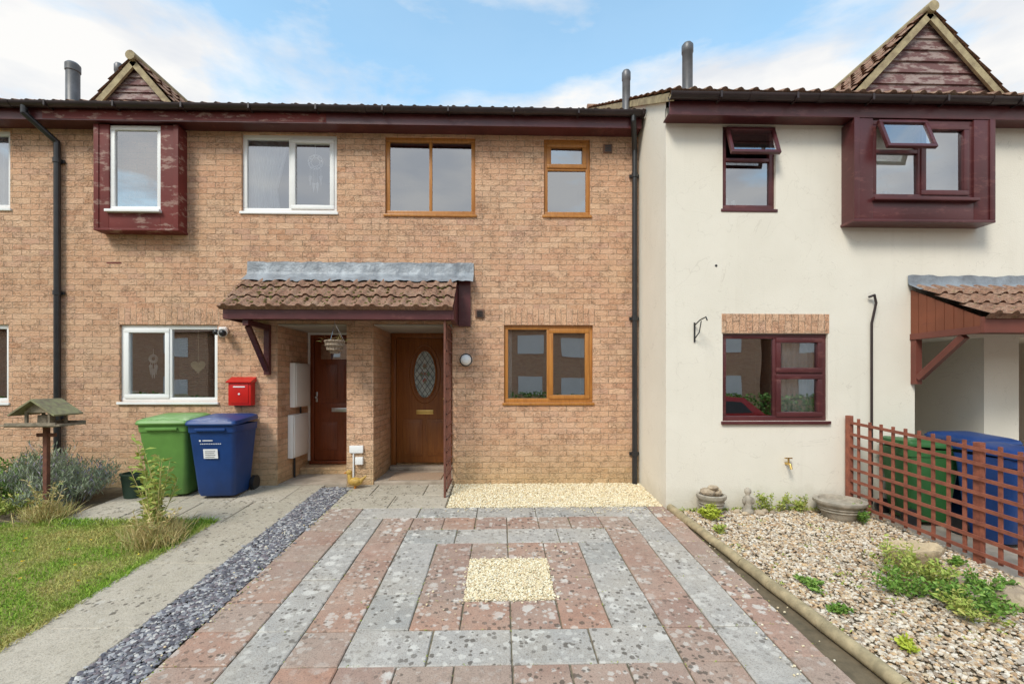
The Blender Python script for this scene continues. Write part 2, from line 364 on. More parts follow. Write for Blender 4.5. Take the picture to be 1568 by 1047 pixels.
st=empty("stray_gravel"); scatter_stones("stray",np.concatenate([rect(40,CX-.6,CX+.6,CY-.6,CY+.6),rect(110,.8,1.85,4.9,5.2),rect(110,-.6,1.5,5.0,5.2),rect(60,1.6,1.98,2.4,4.8),rect(40,-2.1,-1.8,2.2,5.2)]),.005,.009,.7,M_cream,st,.004)

lg=MB(); ys=[5.04,3.7,2.3,.8]
for a,b in zip(ys[:-1],ys[1:]):
    n=8
    for i in range(n):
        ya=a+(b-a)*i/n; yb=a+(b-a)*(i+1)/n
        lg.cyl((logx(ya)+.004*math.sin(i*2.1),ya,g(ya)+.022),(logx(yb)+.004*math.sin((i+1)*2.1),yb+.004*(i==n-1),g(yb)+.022),.042,n=14,cap=True)
lg.build("log_edging",simple("weathered_log",(.46,.37,.22),(.27,.22,.13),12,.9,.5,40),None,True,50)

# ---------------------------------------------------------------- generic plants
def leaves(name,C,L,W,mat,parent=None,up=.5,spread=1):
    n=len(C); d=rng.normal(0,spread,(n,3)); d[:,2]=np.abs(d[:,2])*.5+up; d/=np.linalg.norm(d,axis=1)[:,None]
    r=rng.normal(0,1,(n,3)); s=np.cross(d,r); s/=np.linalg.norm(s,axis=1)[:,None]
    l=L*rng.uniform(.6,1.3,(n,1)); w=W*rng.uniform(.7,1.2,(n,1)); dr=np.array([[0,0,-1]])*l*.15
    V=np.stack([C,C+d*l*.5+s*w*.5,C+d*l+dr,C+d*l*.5-s*w*.5],1).reshape(-1,3)
    return from_np(name,V,np.arange(4*n).reshape(n,4),mat,parent)
n=75000; xy=rect(n,-6.6,-2.93,2.0,4.80)
dens=np.sin(xy[:,0]*3.1)+np.sin(xy[:,1]*4.3+1); keep=rng.uniform(-2.5,2,n)<dens+1.0; xy=xy[keep]
C=np.concatenate([xy,(SL*(xy[:,1]-YW)-.014)[:,None]],1)
leaves("grass_blades",C,.040,.006,M_blade,lawn,.8,.6)
xy=rect(2500,-3.02,-2.92,2,4.8); leaves("edge_tufts",np.concatenate([xy,(SL*(xy[:,1]-YW)-.01)[:,None]],1),.06,.006,M_blade,lawn,.8,.7)
xy=rect(1600,-4.7,-2.95,4.70,4.82); leaves("back_tufts",np.concatenate([xy,(SL*(xy[:,1]-YW)-.01)[:,None]],1),.08,.006,M_blade,lawn,.8,.6)
xy=rect(60,-5.6,-3.0,2.3,4.5); C=np.concatenate([xy,(SL*(xy[:,1]-YW)+.035)[:,None]],1); leaves("dandelions",np.repeat(C,5,0),.016,.012,M_yel,lawn,.4,1)
# moss and tiny weeds in the paving joints
J=[]
for (x0,x1,y0,y1) in red+grey:
    if y0<2.2: continue
    for _ in range(3):
        if random.random()<.45: J.append((random.uniform(x0,x1),y1+random.gauss(0,.003)))
        if random.random()<.30: J.append((x1+random.gauss(0,.003),random.uniform(y0,y1)))
J=np.array(J); J=np.repeat(J,4,0)+rng.normal(0,.008,(len(J)*4,2)); leaves("joint_moss",np.concatenate([J,(SL*(J[:,1]-YW)-.004)[:,None]],1),.012,.007,M_leafW,drive,.3,1)
def shrub(name,c,r,h,n,L,W,mat,up=.5,sp=1,mat2=None):
    e=empty(name); c=Vector(c); P=[]; mb=MB()
    k=max(5,int(n/40))
    for i in range(k):
        a=random.uniform(0,6.28); rr=r*math.sqrt(random.random()); hh=h*random.uniform(.45,1)*(1-.4*(rr/r)**2)
        b=c+Vector((math.cos(a)*rr*.3,math.sin(a)*rr*.3,0)); t=c+Vector((math.cos(a)*rr,math.sin(a)*rr,hh)); m=(b+t)/2+Vector((random.uniform(-.02,.02),random.uniform(-.02,.02),h*.08))
        mb.cyl(b,m,.003,.0025,n=5,cap=False); mb.cyl(m,t,.0025,.0015,n=5,cap=False)
        for j in range(int(n/k)):
            f=random.uniform(.15,1); q=(b.lerp(m,f*2) if f<.5 else m.lerp(t,f*2-1)); s=r*.10
            P.append((q.x+random.gauss(0,s),q.y+random.gauss(0,s),max(q.z+random.gauss(0,s*.5),c.z)))
    mb.build("stems",mat2 or mat,e); leaves("foliage",np.array(P),L,W,mat,e,up,sp); return e
shrub("lavender_bush",(-5.45,5.55,g(5.55)),.42,.70,3000,.085,.011,M_lav,up=1.6,sp=.7)
shrub("lavender_bush",(-4.95,5.45,g(5.5)),.42,.62,3200,.08,.011,M_lav,up=1.4,sp=.8)
shrub("lavender_bush",(-5.0,5.2,g(5.2)),.35,.42,1700,.07,.011,M_lav,up=1.4,sp=.8)
shrub("green_shrub",(-5.9,5.5,g(5.5)),.45,.60,2200,.06,.022,M_leafG)
shrub("leafy_weed",(-5.3,5.05,g(5.1)),.35,.22,1100,.05,.02,M_leafW)
def weed(name,c,h,k,leaf,mat,L=.07,W=.022,sp=.25,base=None,bn=1100):
    e=empty(name); c=Vector(c); mb=MB(); P=[]
    for i in range(k):
        a=random.uniform(0,6.28); hh=h*random.uniform(.5,1); top=c+Vector((math.cos(a)*sp*random.random(),math.sin(a)*sp*random.random(),hh)); m=c.lerp(top,.5)+Vector((random.gauss(0,.02),random.gauss(0,.02),.03))
        b=c+Vector((random.gauss(0,.03),random.gauss(0,.03),0))
        mb.cyl(b,m,.0045,.0035,n=6,cap=False); mb.cyl(m,top,.0035,.0015,n=6,cap=False)
        for j in range(leaf):
            f=random.uniform(.1,1); q=b.lerp(m,f*2) if f<.5 else m.lerp(top,f*2-1); P.append(q[:])
    mb.build("stems",M_dry,e); leaves("leaves",np.array(P),L,W,mat,e,.25,1)
    if base:
        xy=np.stack([rng.normal(c.x,base,bn),rng.normal(c.y,base*.8,bn)],1); C=np.concatenate([xy,(SL*(xy[:,1]-YW)-.01)[:,None]],1); leaves("dry_tuft",C,.20,.006,M_dry,e,.9,.5)
    return e
weed("tall_weed",(-3.27,4.42,g(4.4)),1.02,12,34,M_leafW,.085,.028,.26,.10,1500)
weed("tall_weed",(-3.15,4.22,g(4.2)),.42,10,16,M_dry,.06,.014,.25,.10,1500)
weed("tall_weed",(-3.42,4.55,g(4.5)),.80,7,30,M_leafW,.085,.03,.22)
weed("dry_weed",(-4.72,4.86,g(4.86)),.42,12,18,M_dry,.06,.012,.24,.09)
for c,r,h,n,m in [((2.22,4.72),.12,.18,600,M_leafL),((3.02,4.95),.20,.32,420,M_leafW),((3.30,4.90),.12,.22,260,M_leafW),((3.75,4.6),.14,.22,350,M_leafG),
                 ((3.05,3.45),.24,.38,520,M_leafW),((2.95,3.22),.22,.22,520,M_leafG),((3.28,3.05),.28,.20,900,M_leafG),((3.55,3.22),.18,.20,480,M_leafG),((3.25,3.35),.22,.24,500,M_leafW),((3.1,2.95),.2,.16,420,M_leafW),
                 ((2.33,3.35),.13,.06,200,M_leafG),((2.40,2.62),.10,.05,160,M_leafL),((2.30,3.05),.10,.05,160,M_leafG),((3.75,3.7),.12,.08,160,M_leafG),((2.75,2.2),.10,.12,200,M_leafW),((2.12,4.35),.07,.10,160,M_leafW)]:
    shrub("garden_plant",(c[0],c[1],g(c[1])),r,h,n,.04,.017,m,up=.35)
q=rect(60,2.05,3.9,2.3,4.9); q=np.repeat(q,7,0)+rng.normal(0,.02,(420,2)); leaves("scattered_weeds",np.concatenate([q,(SL*(q[:,1]-YW)-.002)[:,None]],1),.03,.012,M_leafW,None,.4,1)
xy=rect(420,2.0,4.0,4.96,5.04); C=np.concatenate([xy,(SL*(xy[:,1]-YW)-.005)[:,None]],1); leaves("wall_foot_weeds",C,.06,.012,M_leafW,None,.7,.8)
xy=rect(500,-1.98,-1.86,2.2,5.9); C=np.concatenate([xy,(SL*(xy[:,1]-YW)-.005)[:,None]],1); leaves("path_edge_weeds",C,.02,.007,M_leafW,None,.5,1)

# ---------------------------------------------------------------- walls
def wall(name,x0,x1,z0,z1,y,holes,mat,parent):
    xs=sorted(set([x0,x1]+[h[0] for h in holes]+[h[1] for h in holes])); zs=sorted(set([z0,z1]+[h[2] for h in holes]+[h[3] for h in holes]))
    mb=MB()
    for a,b in zip(xs[:-1],xs[1:]):
        for c,d in zip(zs[:-1],zs[1:]):
            mx,mz=(a+b)/2,(c+d)/2
            if any(h[0]<mx<h[1] and h[2]<mz<h[3] for h in holes): continue
            mb.add([(a,y,c),(b,y,c),(b,y,d),(a,y,d)],[(0,1,2,3)])
    for (a,b,c,d,dp) in holes:
        y2=y+dp
        mb.add([(a,y,c),(a,y2,c),(a,y2,d),(a,y,d)],[(3,2,1,0)]); mb.add([(b,y,c),(b,y2,c),(b,y2,d),(b,y,d)],[(0,1,2,3)])
        mb.add([(a,y,d),(b,y,d),(b,y2,d),(a,y2,d)],[(3,2,1,0)]); mb.add([(a,y,c),(b,y,c),(b,y2,c),(a,y2,c)],[(0,1,2,3)])
    return mb.build(name,mat,parent)
def window(parent,name,x0,x1,z0,z1,y,mat,cols,room=True,fw=.055,sill=None,openlight=None):
    f=MB(); gl=MB(); d=.06; b=.006
    f.box(x0,x1,y,y+d,z0,z0+fw,b); f.box(x0,x1,y,y+d,z1-fw,z1,b); f.box(x0,x0+fw,y+.001,y+d-.001,z0+fw,z1-fw,b); f.box(x1-fw,x1,y+.001,y+d-.001,z0+fw,z1-fw,b)
    X0,X1=x0+fw,x1-fw; Z0,Z1=z0+fw,z1-fw; tot=sum(c[0] for c in cols); cx=X0
    for i,(w,tr,sash) in enumerate(cols):
        nx=cx+(X1-X0)*w/tot; a,c=cx,nx
        if i>0: f.box(a-.02,a+.02,y+.002,y+d-.002,Z0,Z1,b); a+=.02
        if i<len(cols)-1: c-=.02
        zs=[Z0]+[Z0+(Z1-Z0)*t for t in tr]+[Z1]
        for k,(p,q) in enumerate(zip(zs[:-1],zs[1:])):
            if k>0: f.box(a,c,y+.003,y+d-.003,p-.02,p+.02,b); p+=.02
            if k<len(zs)-2: q-=.02
            if openlight and openlight==(i,k): continue
            if (sash>>k)&1:
                s=.045; yy=y-.012; f.box(a-.01,c+.01,yy,y+.04,p-.01,p+s,b); f.box(a-.01,c+.01,yy,y+.04,q-s,q+.01,b); f.box(a-.01,a+s,yy+.001,y+.04,p+s,q-s,b); f.box(c-s,c+.01,yy+.001,y+.04,p+s,q-s,b); u=s
            else: u=0
            tx=random.uniform(-.003,.003); tz=random.uniform(-.003,.003)
            gl.add([(a+u,y+.025+tx,p+u),(c-u,y+.025-tx,p+u),(c-u,y+.025-tx+tz,q-u),(a+u,y+.025+tx+tz,q-u)],[(0,1,2,3)])
        cx=nx
    if sill is not None: f.box(x0-.02,x1+.02,y-sill,y+.02,z0-.035,z0-.001,.006)
    f.build(name+"_frame",mat,parent,True,35); gl.build(name+"_glass",M_glass,parent)
    if room:
        r=MB(); a,b_,c,e=x0-.15,x1+.15,z0-.15,z1+.1; ya=y+d+.06; yb=ya+1.6
        v=[(a,ya,c),(b_,ya,c),(b_,ya,e),(a,ya,e),(a,yb,c),(b_,yb,c),(b_,yb,e),(a,yb,e)]
        r.add(v,[(4,5,6,7),(0,4,7,3),(1,2,6,5),(3,7,6,2),(0,1,5,4)])
        r.add([(a,ya,c),(b_,ya,c),(b_,ya,e),(a,ya,e),(x0,ya,z0),(x1,ya,z0),(x1,ya,z1),(x0,ya,z1)],[(0,1,5,4),(1,2,6,5),(2,3,7,6),(3,0,4,7)])
        r.build(name+"_room",M_room,parent)
def curtain(parent,name,x0,x1,z0,z1,y,mat,amp=.02,wl=.07,swag=0):
    n=int((x1-x0)/.008); vs=[];fs=[]
    for i in range(n+1):
        f=i/n; x=x0+(x1-x0)*f; yy=y+amp*math.sin(x/wl*6.28+math.sin(x*17))
        vs+=[(x-swag*f*.55,yy,z0),(x-swag*f*.75,yy,z0+(z1-z0)*.35),(x,yy,z1)]
    for i in range(n):
        for k in (0,1): fs.append((3*i+k,3*i+3+k,3*i+4+k,3*i+1+k))
    MB().add(vs,fs).build(name,mat,parent,True,80)

BH=empty("brick_house"); WH=empty("white_house")
ZE=4.62
W_b=[(-3.39,-2.152,3.59,4.61),(-1.519,-.33,3.575,4.60),(.584,1.205,3.58,4.60),(.052,1.241,1.08,2.11),(-4.955,-3.70,1.096,2.10),(-7.6,-6.34,3.60,4.61),(-7.6,-6.36,1.09,2.10)]
holes=[(a,b,c,d,.12) for a,b,c,d in W_b]+[(-2.925,-2.024,-.3,2.12,1.0),(-1.674,-.633,-.3,2.12,1.0)]
wall("walls",-11,XC,-.3,ZE+.02,YW,holes,M_brick,BH)
mb=MB(); yr=9.5
mb.add([(-11,YW,-.3),(-11,13,-.3),(-11,13,4.7),(-11,yr,6.75),(-11,YW,ZE)],[(0,4,3,2,1)])
mb.add([(-11,13,-.3),(XC,13,-.3),(XC,13,4.7),(-11,13,4.7)],[(0,3,2,1)])
mb.add([(-2.925,YW+.999,-.3),(-2.024,YW+.999,-.3),(-2.024,YW+.999,2.12),(-2.925,YW+.999,2.12)],[(0,1,2,3)])
mb.add([(-1.674,YW+.999,-.3),(-.633,YW+.999,-.3),(-.633,YW+.999,2.12),(-1.674,YW+.999,2.12)],[(0,1,2,3)])
mb.build("rear_and_end_walls",M_brick,BH)
M_ceil=simple("porch_soffit_paint",(.45,.42,.36),(.36,.33,.29),3,.8,.1)
MB().box(-2.92,-2.03,YW+.01,YW+.99,2.10,2.115).build("porch_ceiling_left",M_ceil,BH); MB().box(-1.67,-.64,YW+.01,YW+.99,2.10,2.115).build("porch_ceiling_right",M_ceil,BH)
MB().box(-4.98,-3.67,YW-.004,YW+.01,2.105,2.32).box(.03,1.265,YW-.004,YW+.01,2.115,2.33).build("soldier_lintels",M_sold,BH)
two=[(1,[],0),(1,[],2)]
window(BH,"upper_white_window",*W_b[0],YW+.03,M_white,[(1,[],0),(1,[],1)],sill=.05)
window(BH,"upper_oak_window",*W_b[1],YW+.03,M_oak,[(1,[],0),(1,[],0)],sill=.05)
window(BH,"small_oak_window",*W_b[2],YW+.03,M_oak,[(1,[.63],2)],sill=.05)
window(BH,"lower_oak_window",*W_b[3],YW+.03,M_oak,[(1,[],0),(1,[],1)],sill=.05)
window(BH,"lower_white_window",*W_b[4],YW+.03,M_white,[(1,[],1),(1,[],0)],sill=.06)
window(BH,"far_upper_window",*W_b[5],YW+.03,M_white,two,sill=.05)
window(BH,"far_lower_window",*W_b[6],YW+.03,M_white,two,sill=.05)
curtain(BH,"net_curtain",-3.36,-2.80,3.55,4.66,YW+.135,M_fabric,.012,.05,.25); curtain(BH,"net_curtain_b",-2.27,-2.17,3.55,4.66,YW+.135,M_fabric,.012,.05)
curtain(BH,"curtain_c",-7.5,-6.5,3.55,4.66,YW+.135,M_fabric,.012); curtain(BH,"curtain_d",.08,.16,1.05,2.15,YW+.16,M_fabric,.012)
bl=MB()
for i in range(34):
    z=1.14+i*.0275; bl.add([(-4.29,YW+.13,z),(-3.75,YW+.13,z),(-3.75,YW+.15,z+.012),(-4.29,YW+.15,z+.012)],[(0,1,2,3)])
bl.build("venetian_blind",simple("blind_grey",(.20,.22,.20),None,5,.5,0),BH)
def heart(c,s):
    vs=[];n=28
    for k in (0,.012):
        for i in range(n):
            t=2*math.pi*i/n; vs.append((c[0]+s*16*math.sin(t)**3/17,c[1]+k,c[2]+s*(13*math.cos(t)-5*math.cos(2*t)-2*math.cos(3*t)-math.cos(4*t))/17))
    return MB().add(vs,[tuple(range(n)),tuple(range(2*n-1,n-1,-1))]+[(i,n+i,n+(i+1)%n,(i+1)%n) for i in range(n)])
m=heart((-4.0,YW+.075,1.56),.10); m.cyl((-4.0,YW+.08,1.6),(-4.0,YW+.08,2.03),.003,n=5); m.build("heart_ornament",simple("cream_paint",(.88,.80,.55)),BH)
def torus(mb,c,R,r,n=24,axis='y'):
    pts=[(c[0]+R*math.cos(2*math.pi*i/n),c[1],c[2]+R*math.sin(2*math.pi*i/n)) if axis=='y' else (c[0]+R*math.cos(2*math.pi*i/n),c[1]+R*math.sin(2*math.pi*i/n),c[2]) for i in range(n+1)]
    for a,b in zip(pts[:-1],pts[1:]): mb.cyl(a,b,r,n=6,cap=False)
def dream(c,R,name):
    mb=MB(); torus(mb,c,R,.010)
    for i in range(8):
        a=i*math.pi/4; b=a+math.pi*.62; mb.cyl((c[0]+R*math.cos(a),c[1],c[2]+R*math.sin(a)),(c[0]+R*math.cos(b),c[1],c[2]+R*math.sin(b)),.005,n=4)
    mb.cyl((c[0],c[1],c[2]+R),(c[0],c[1],c[2]+R*2.6),.003,n=4)
    for k in (-1,-.35,.35,1):
        x=c[0]+k*R*.75; l=R*(3.2 if abs(k)<.5 else 2.2); mb.cyl((x,c[1],c[2]-R*.6),(x,c[1],c[2]-l),.003,n=4)
        mb.add([(x-.022,c[1],c[2]-l+.02),(x,c[1],c[2]-l-.11),(x+.022,c[1],c[2]-l+.02),(x,c[1],c[2]-l+.04)],[(0,1,2,3)])
    mb.build(name,M_fabric,BH)
dream((-2.46,YW+.075,4.28),.095,"dreamcatcher_upper"); dream((-4.58,YW+.075,1.66),.05,"dreamcatcher_lower")
MB().cyl((-4.85,YW+.12,1.15),(-4.85,YW+.12,1.24),.04).cyl((-4.72,YW+.12,1.15),(-4.72,YW+.12,1.22),.05,.03).box(-4.55,-4.42,YW+.11,YW+.14,1.15,1.21,.01).build("sill_items",M_fabric,BH,True,40)
def baybox(P,x0,x1,z0,z1,y,pr,wx0,wx1,wz0,wz1,mat,frame,cols,openl=None):
    m=MB(); yf=y-pr
    m.box(x0,wx0,yf,y+.02,z0,z1,.008); m.box(wx1,x1,yf,y+.02,z0,z1,.008); m.box(wx0,wx1,yf+.002,y+.02,z0,wz0,.006)
    m.box(x0-.012,x1+.012,yf-.012,y+.02,z0-.03,z0-.001,.005)
    m.box(x0-.01,x0+.05,yf-.012,yf-.001,z0,z1,.003); m.box(x1-.05,x1+.01,yf-.012,yf-.001,z0,z1,.003)
    m.build("bay_box",mat,P,True,35)
    window(P,"bay_window",wx0,wx1,wz0,wz1,yf+.02,frame,cols,openlight=openl,sill=.07)
baybox(BH,-5.12,-4.09,3.30,ZE-.005,YW,.17,-4.95,-4.31,3.53,ZE-.01,M_maroon2,M_white,[(1,[],0)])
def eaves(P,x0,x1,yw,zs,zt,oh,mat,tag,join=()):
    yf=yw-oh
    MB().box(x0,x1,yf,yf+.022,zs,zt,.003).build("fascia"+tag,mat,P); MB().box(x0,x1,yf+.023,yw+.0,zs+.015,zs+.03).build("soffit"+tag,mat,P)
    gt=MB(); R=.056; yc=yf-R-.004; zc=zt+.035; n=10; vs=[];fs=[]
    for x in (x0-.02,x1+.02):
        for rr in (R,R-.006):
            for i in range(n+1):
                t=math.pi+math.pi*i/n; vs.append((x,yc+rr*math.cos(t),zc+rr*math.sin(t)))
    m=n+1
    for i in range(n): fs+=[(i,i+1,2*m+i+1,2*m+i),(m+i+1,m+i,3*m+i,3*m+i+1),(i,m+i,m+i+1,i+1),(2*m+i,2*m+i+1,3*m+i+1,3*m+i)]
    fs+=[(0,2*m,3*m,m),(n,m+n,3*m+n,2*m+n)]
    gt.add(vs,fs)
    x=x0+.5
    while x<x1: gt.box(x,x+.022,yc-R-.004,yf+.0,zc-R-.006,zc-R+.01); gt.box(x,x+.022,yc-R-.006,yc-R+.001,zc-R,zc+.006); x+=.82
    for x in join:
        vs=[];
        for xx in (x-.045,x+.045):
            for i in range(n+1):
                t=math.pi+math.pi*i/n; vs.append((xx,yc+(R+.007)*math.cos(t),zc+(R+.007)*math.sin(t)+.0))
        gt.add(vs,[(i,i+1,m+i+1,m+i) for i in range(n)]+[tuple(range(m)),tuple(range(2*m-1,m-1,-1))])
    gt.build("gutter"+tag,M_gut,P,True,40); return yc,zc
yc,zc=eaves(BH,-11,XC-.03,YW,ZE,4.76,.24,M_maroon,"",(-6.05,-1.73,.35,1.72))
MB().box(-5.7,-2.2,YW-.243,YW-.241,4.635,4.742).build("peeling_fascia_face",M_maroon2,BH)
def tiled(name,O,U,V,lu,lv,mat,P,tw=.165,course=.30,amp=.028):
    O=Vector(O);U=Vector(U).normalized();V=Vector(V).normalized();N=U.cross(V)
    if N.z<0:N=-N
    nt=max(1,round(lu/tw)); tw=lu/nt; k=8; nx=nt*k; nc=max(1,round(lv/course)); c=lv/nc
    rows=[(0,-.03)]
    for j in range(nc): rows+=[(j*c-.0,.035),((j+1)*c,.008)]
    vs=[];fs=[]
    for ri,(t,l) in enumerate(rows):
        off=[random.uniform(-.006,.006) for _ in range(nt+1)]
        for i in range(nx+1):
            ph=(i%k)/k; p=amp*max(0,math.cos(2*math.pi*(ph-.5)))**.8 if abs(ph-.5)<.25 else 0
            jt=random.uniform(-.002,.002); e=off[i//k] if l>.02 else 0
            vs.append(O+U*(i*tw/k)+V*(t-(.0 if l<.02 else .03)+e)+N*(l+p+jt+e*.5 if l>0 else l))
    w=nx+1
    for r in range(len(rows)-1):
        for i in range(nx): fs.append((r*w+i,r*w+i+1,(r+1)*w+i+1,(r+1)*w+i))
    return MB().add(vs,fs).build(name,mat,P,True,50)
TH=math.radians(29.3)
def roof(P,x0,x1,ye,ze,ridge_y,tag):
    lv=(ridge_y-ye)/math.cos(TH); tiled("roof"+tag,(x0,ye,ze),(1,0,0),(0,math.cos(TH),math.sin(TH)),x1-x0,lv,M_tile,P)
    zr=ze+(ridge_y-ye)*math.tan(TH)
    m=MB(); m.add([(x0,ridge_y,zr),(x1,ridge_y,zr),(x1,2*ridge_y-ye,ze),(x0,2*ridge_y-ye,ze)],[(0,3,2,1)]); m.cyl((x0,ridge_y,zr),(x1,ridge_y,zr),.09,n=12); m.build("roof_rear"+tag,M_tile,P)
roof(BH,-11,XC+.1,YW-.25,4.80,9.5,"")
roof(WH,XC-.05,9.6,YB-.24,4.44,9.4,"")
zf=lambda y:4.44+(y-(YB-.24))*math.tan(TH)
MB().add([(XC-.04,YB-.24,zf(YB-.24)-.09),(XC-.04,9.4,zf(9.4)-.09),(XC-.04,9.4,zf(9.4)+.0),(XC-.04,YB-.24,zf(YB-.24)+.0),
          (XC-.001,YB-.24,zf(YB-.24)-.09),(XC-.001,9.4,zf(9.4)-.09),(XC-.001,9.4,zf(9.4)),(XC-.001,YB-.24,zf(YB-.24))],[(0,3,2,1),(4,5,6,7),(0,1,5,4),(3,7,6,2),(0,4,7,3)]).build("verge",M_barge,WH)
def flue(P,x,y,zt,r=.075,z0=4.9):
    MB().lathe((x,y,0),[(r*1.25,z0),(r*1.25,z0+.05),(r,z0+.08),(r,zt-.14),(r*1.12,zt-.13),(r*1.12,zt-.03),(r*.8,zt),(0,zt)],16).lathe((x,y,0),[(r*1.7,z0+.15),(r*1.05,z0+.28)],16).build("flue",M_flue,P,True,40)
flue(BH,-6.5,7.1,6.2,.085,5.2); flue(BH,-5.98,7.3,6.34,.055,5.3); flue(BH,1.78,6.38,5.74,.055,4.9); flue(WH,2.62,6.3,6.08,.07,4.95)
def gable(P,cx,yf,za,hw,zb,tag,depth=1.9):
    th=math.atan2(za-zb,hw)
    m=MB(); nb=7; H=za-zb
    for i in range(nb):
        z0=zb+H*i/nb; z1=zb+H*(i+1)/nb; w0=hw*(1-i/nb); w1=hw*(1-(i+1)/nb)
        m.add([(cx-w0,yf-.022,z0),(cx+w0,yf-.022,z0),(cx+w1,yf-.004,z1),(cx-w1,yf-.004,z1),(cx-w0,yf,z0),(cx+w0,yf,z0)],[(0,1,2,3),(0,4,5,1)])
    m.build("gable_cladding"+tag,M_gclad,P)
    L=math.hypot(hw,H)+.10
    for s in(-1,1):
        U=(0,1,0); V=(-s*math.cos(th),0,math.sin(th)); O=(cx+s*(hw+.10*math.cos(th)),yf-.09,zb-.10*math.sin(th)+.03)
        tiled("gable_roof"+tag+("r" if s>0 else "l"),O,U,V,depth,L,M_tile,P,.165,.2,.02)
        a=Vector((cx+s*(hw+.10*math.cos(th)),yf-.075,zb-.10*math.sin(th))); b=Vector((cx,yf-.075,za+.0)); nn=Vector((s*math.sin(th),0,math.cos(th)))
        q=[a-nn*.06,b-nn*.06,b+nn*.015,a+nn*.015]; back=[v+Vector((0,.03,0)) for v in q]
        MB().add(q+back,[(0,1,2,3),(4,7,6,5),(0,4,5,1),(3,2,6,7),(0,3,7,4),(1,5,6,2)]).build("bargeboard"+tag+("r" if s>0 else "l"),M_barge,P)
    rd=MB(); rd.cyl((cx,yf-.12,za+.035),(cx,yf+depth-.1,za+.035),.06,n=14); rd.build("ridge"+tag,M_barge,P,True)
M_gclad=peel("gable_boards",(.20,.10,.095),(.38,.30,.27),.8,.3,.75,.48)
gable(BH,-4.73,YW,5.50,.58,4.83,"",1.5)
gable(WH,4.82,YB,5.50,.84,4.60,"",2.0)
def pipe(P,pts,r,name,clips=()):
    m=MB().tube(pts,r,12)
    for (x,y,z) in clips: m.cyl((x,y,z-.03),(x,y,z+.03),r*1.25,n=12); m.box(x-r*1.9,x+r*1.9,y+r*.6,y+r*1.1,z-.02,z+.02)
    m.build(name,M_black,P,True,50)
pipe(BH,[(-5.86,yc,zc-.04),(-5.86,yc,zc-.13),(-5.70,YW-.05,zc-.36),(-5.70,YW-.05,.35),(-5.70,YW-.05,.05)],.036,"downpipe_a",[(-5.70,YW-.05,z) for z in (.9,2.5,4.2)])
pipe(BH,[(1.70,yc,zc-.04),(1.70,yc,zc-.12),(1.79,YW-.05,zc-.36),(1.79,YW-.05,.0)],.034,"downpipe_b",[(1.79,YW-.05,z) for z in (.4,2.2,4.1)])
M_vent=simple("vent_brown",(.20,.10,.06),(.12,.07,.05))
def vent(P,x,z,y):
    m=MB().box(x-.06,x+.06,y-.02,y,z-.06,z+.06,.01)
    m.build("vent_plate",M_vent,P); m=MB()
    for i in range(4): m.box(x-.04,x+.04,y-.028,y-.021,z-.04+i*.022,z-.03+i*.022)
    m.build("vent_louvres",M_black,P)
vent(BH,1.44,4.47,YW); vent(BH,-.27,2.26,YW)
bh=MB()
bh.lathe((0,0,0),[(.085,0),(.085,.03),(.072,.045),(.065,.075),(.04,.095),(0,.10)],24); R=Matrix.Rotation(math.radians(90),4,'X')
bh.v=[tuple((R@Vector(v))+Vector((-.45,YW,1.645))) for v in bh.v]; bh.build("bulkhead_light",M_white,BH,True,50)
torusb=MB(); torus(torusb,(-.45,YW-.045,1.645),.076,.01); torusb.build("bulkhead_ring",M_black,BH,True)
MB().box(-3.66,-3.56,YW-.05,YW,2.00,2.07,.012).cyl((-3.58,YW-.05,2.02),(-3.54,YW-.16,1.98),.045,.055,16).build("security_light",M_white,BH,True,40)
MB().sph((-3.535,YW-.165,1.977),.045).sph((-3.68,YW-.06,2.0),.04).build("security_light_lens",M_black,BH,True)
MB().box(-5.12,-4.93,YW-.003,YW,2.895,2.91).build("brick_repair",M_maroon2,BH)

# ---- porch canopy brick house
PX0,PX1=-3.28,-.58; PY=5.47; th=math.atan2(.47,YW-PY)
tiled("porch_tiles",(PX0-.03,PY-.03,2.235),(1,0,0),(0,math.cos(th),math.sin(th)),PX1-PX0+.05,math.hypot(.47,YW-PY)-.0,M_tile,BH,.17,.255,.030)
pm=MB().box(PX0,PX1,PY,PY+.03,2.10,2.235,.004).box(PX0,PX0+.03,PY+.031,YW,2.10,2.22,.003).box(PX1-.03,PX1,PY+.031,YW,2.10,2.22,.003)
pm.box(PX0+.031,PX1-.031,PY+.031,YW-.001,2.165,2.18)
pm.add([(PX1+.001,PY,2.10),(PX1+.001,YW,2.10),(PX1+.001,YW,2.72),(PX1+.001,PY,2.25),(PX1+.025,PY,2.10),(PX1+.025,YW,2.10),(PX1+.025,YW,2.72),(PX1+.025,PY,2.25)],[(0,1,2,3),(4,7,6,5),(0,4,5,1),(0,3,7,4),(3,2,6,7)])
pm.box(PX1+.03,PX1+.19,YW-.035,YW,2.09,2.72,.004)
for bx in (-3.04,):
    pm.box(bx-.035,bx+.035,YW-.06,YW,1.45,2.10,.004); pm.box(bx-.034,bx+.034,PY+.04,YW-.061,2.03,2.099,.004)
    a=Vector((bx,YW-.06,1.52)); b=Vector((bx,PY+.10,2.03)); pm.cyl(a,b,.040,n=4)
pm.build("porch_frame",M_maroon,BH)
fl=MB(); n=90; vs=[]
for i in range(n+1):
    x=-3.31+(2.96)*i/n; w=.008*math.sin(i*.53)+.005*math.sin(i*1.37)+random.uniform(-.004,.004)
    vs+=[(x,YW-.012+w*.4,2.93+w*.6),(x,YW-.018+w*.5,2.80+w),(x,YW-.03+w,2.76),(x,YW-.17+w,2.655+w*1.4)]
fs=[]
for i in range(n):
    for k in range(3): fs.append((4*i+k,4*i+k+1,4*i+4+k+1,4*i+4+k))
fl.add(vs,fs).build("lead_flashing",M_lead,BH,True,60)
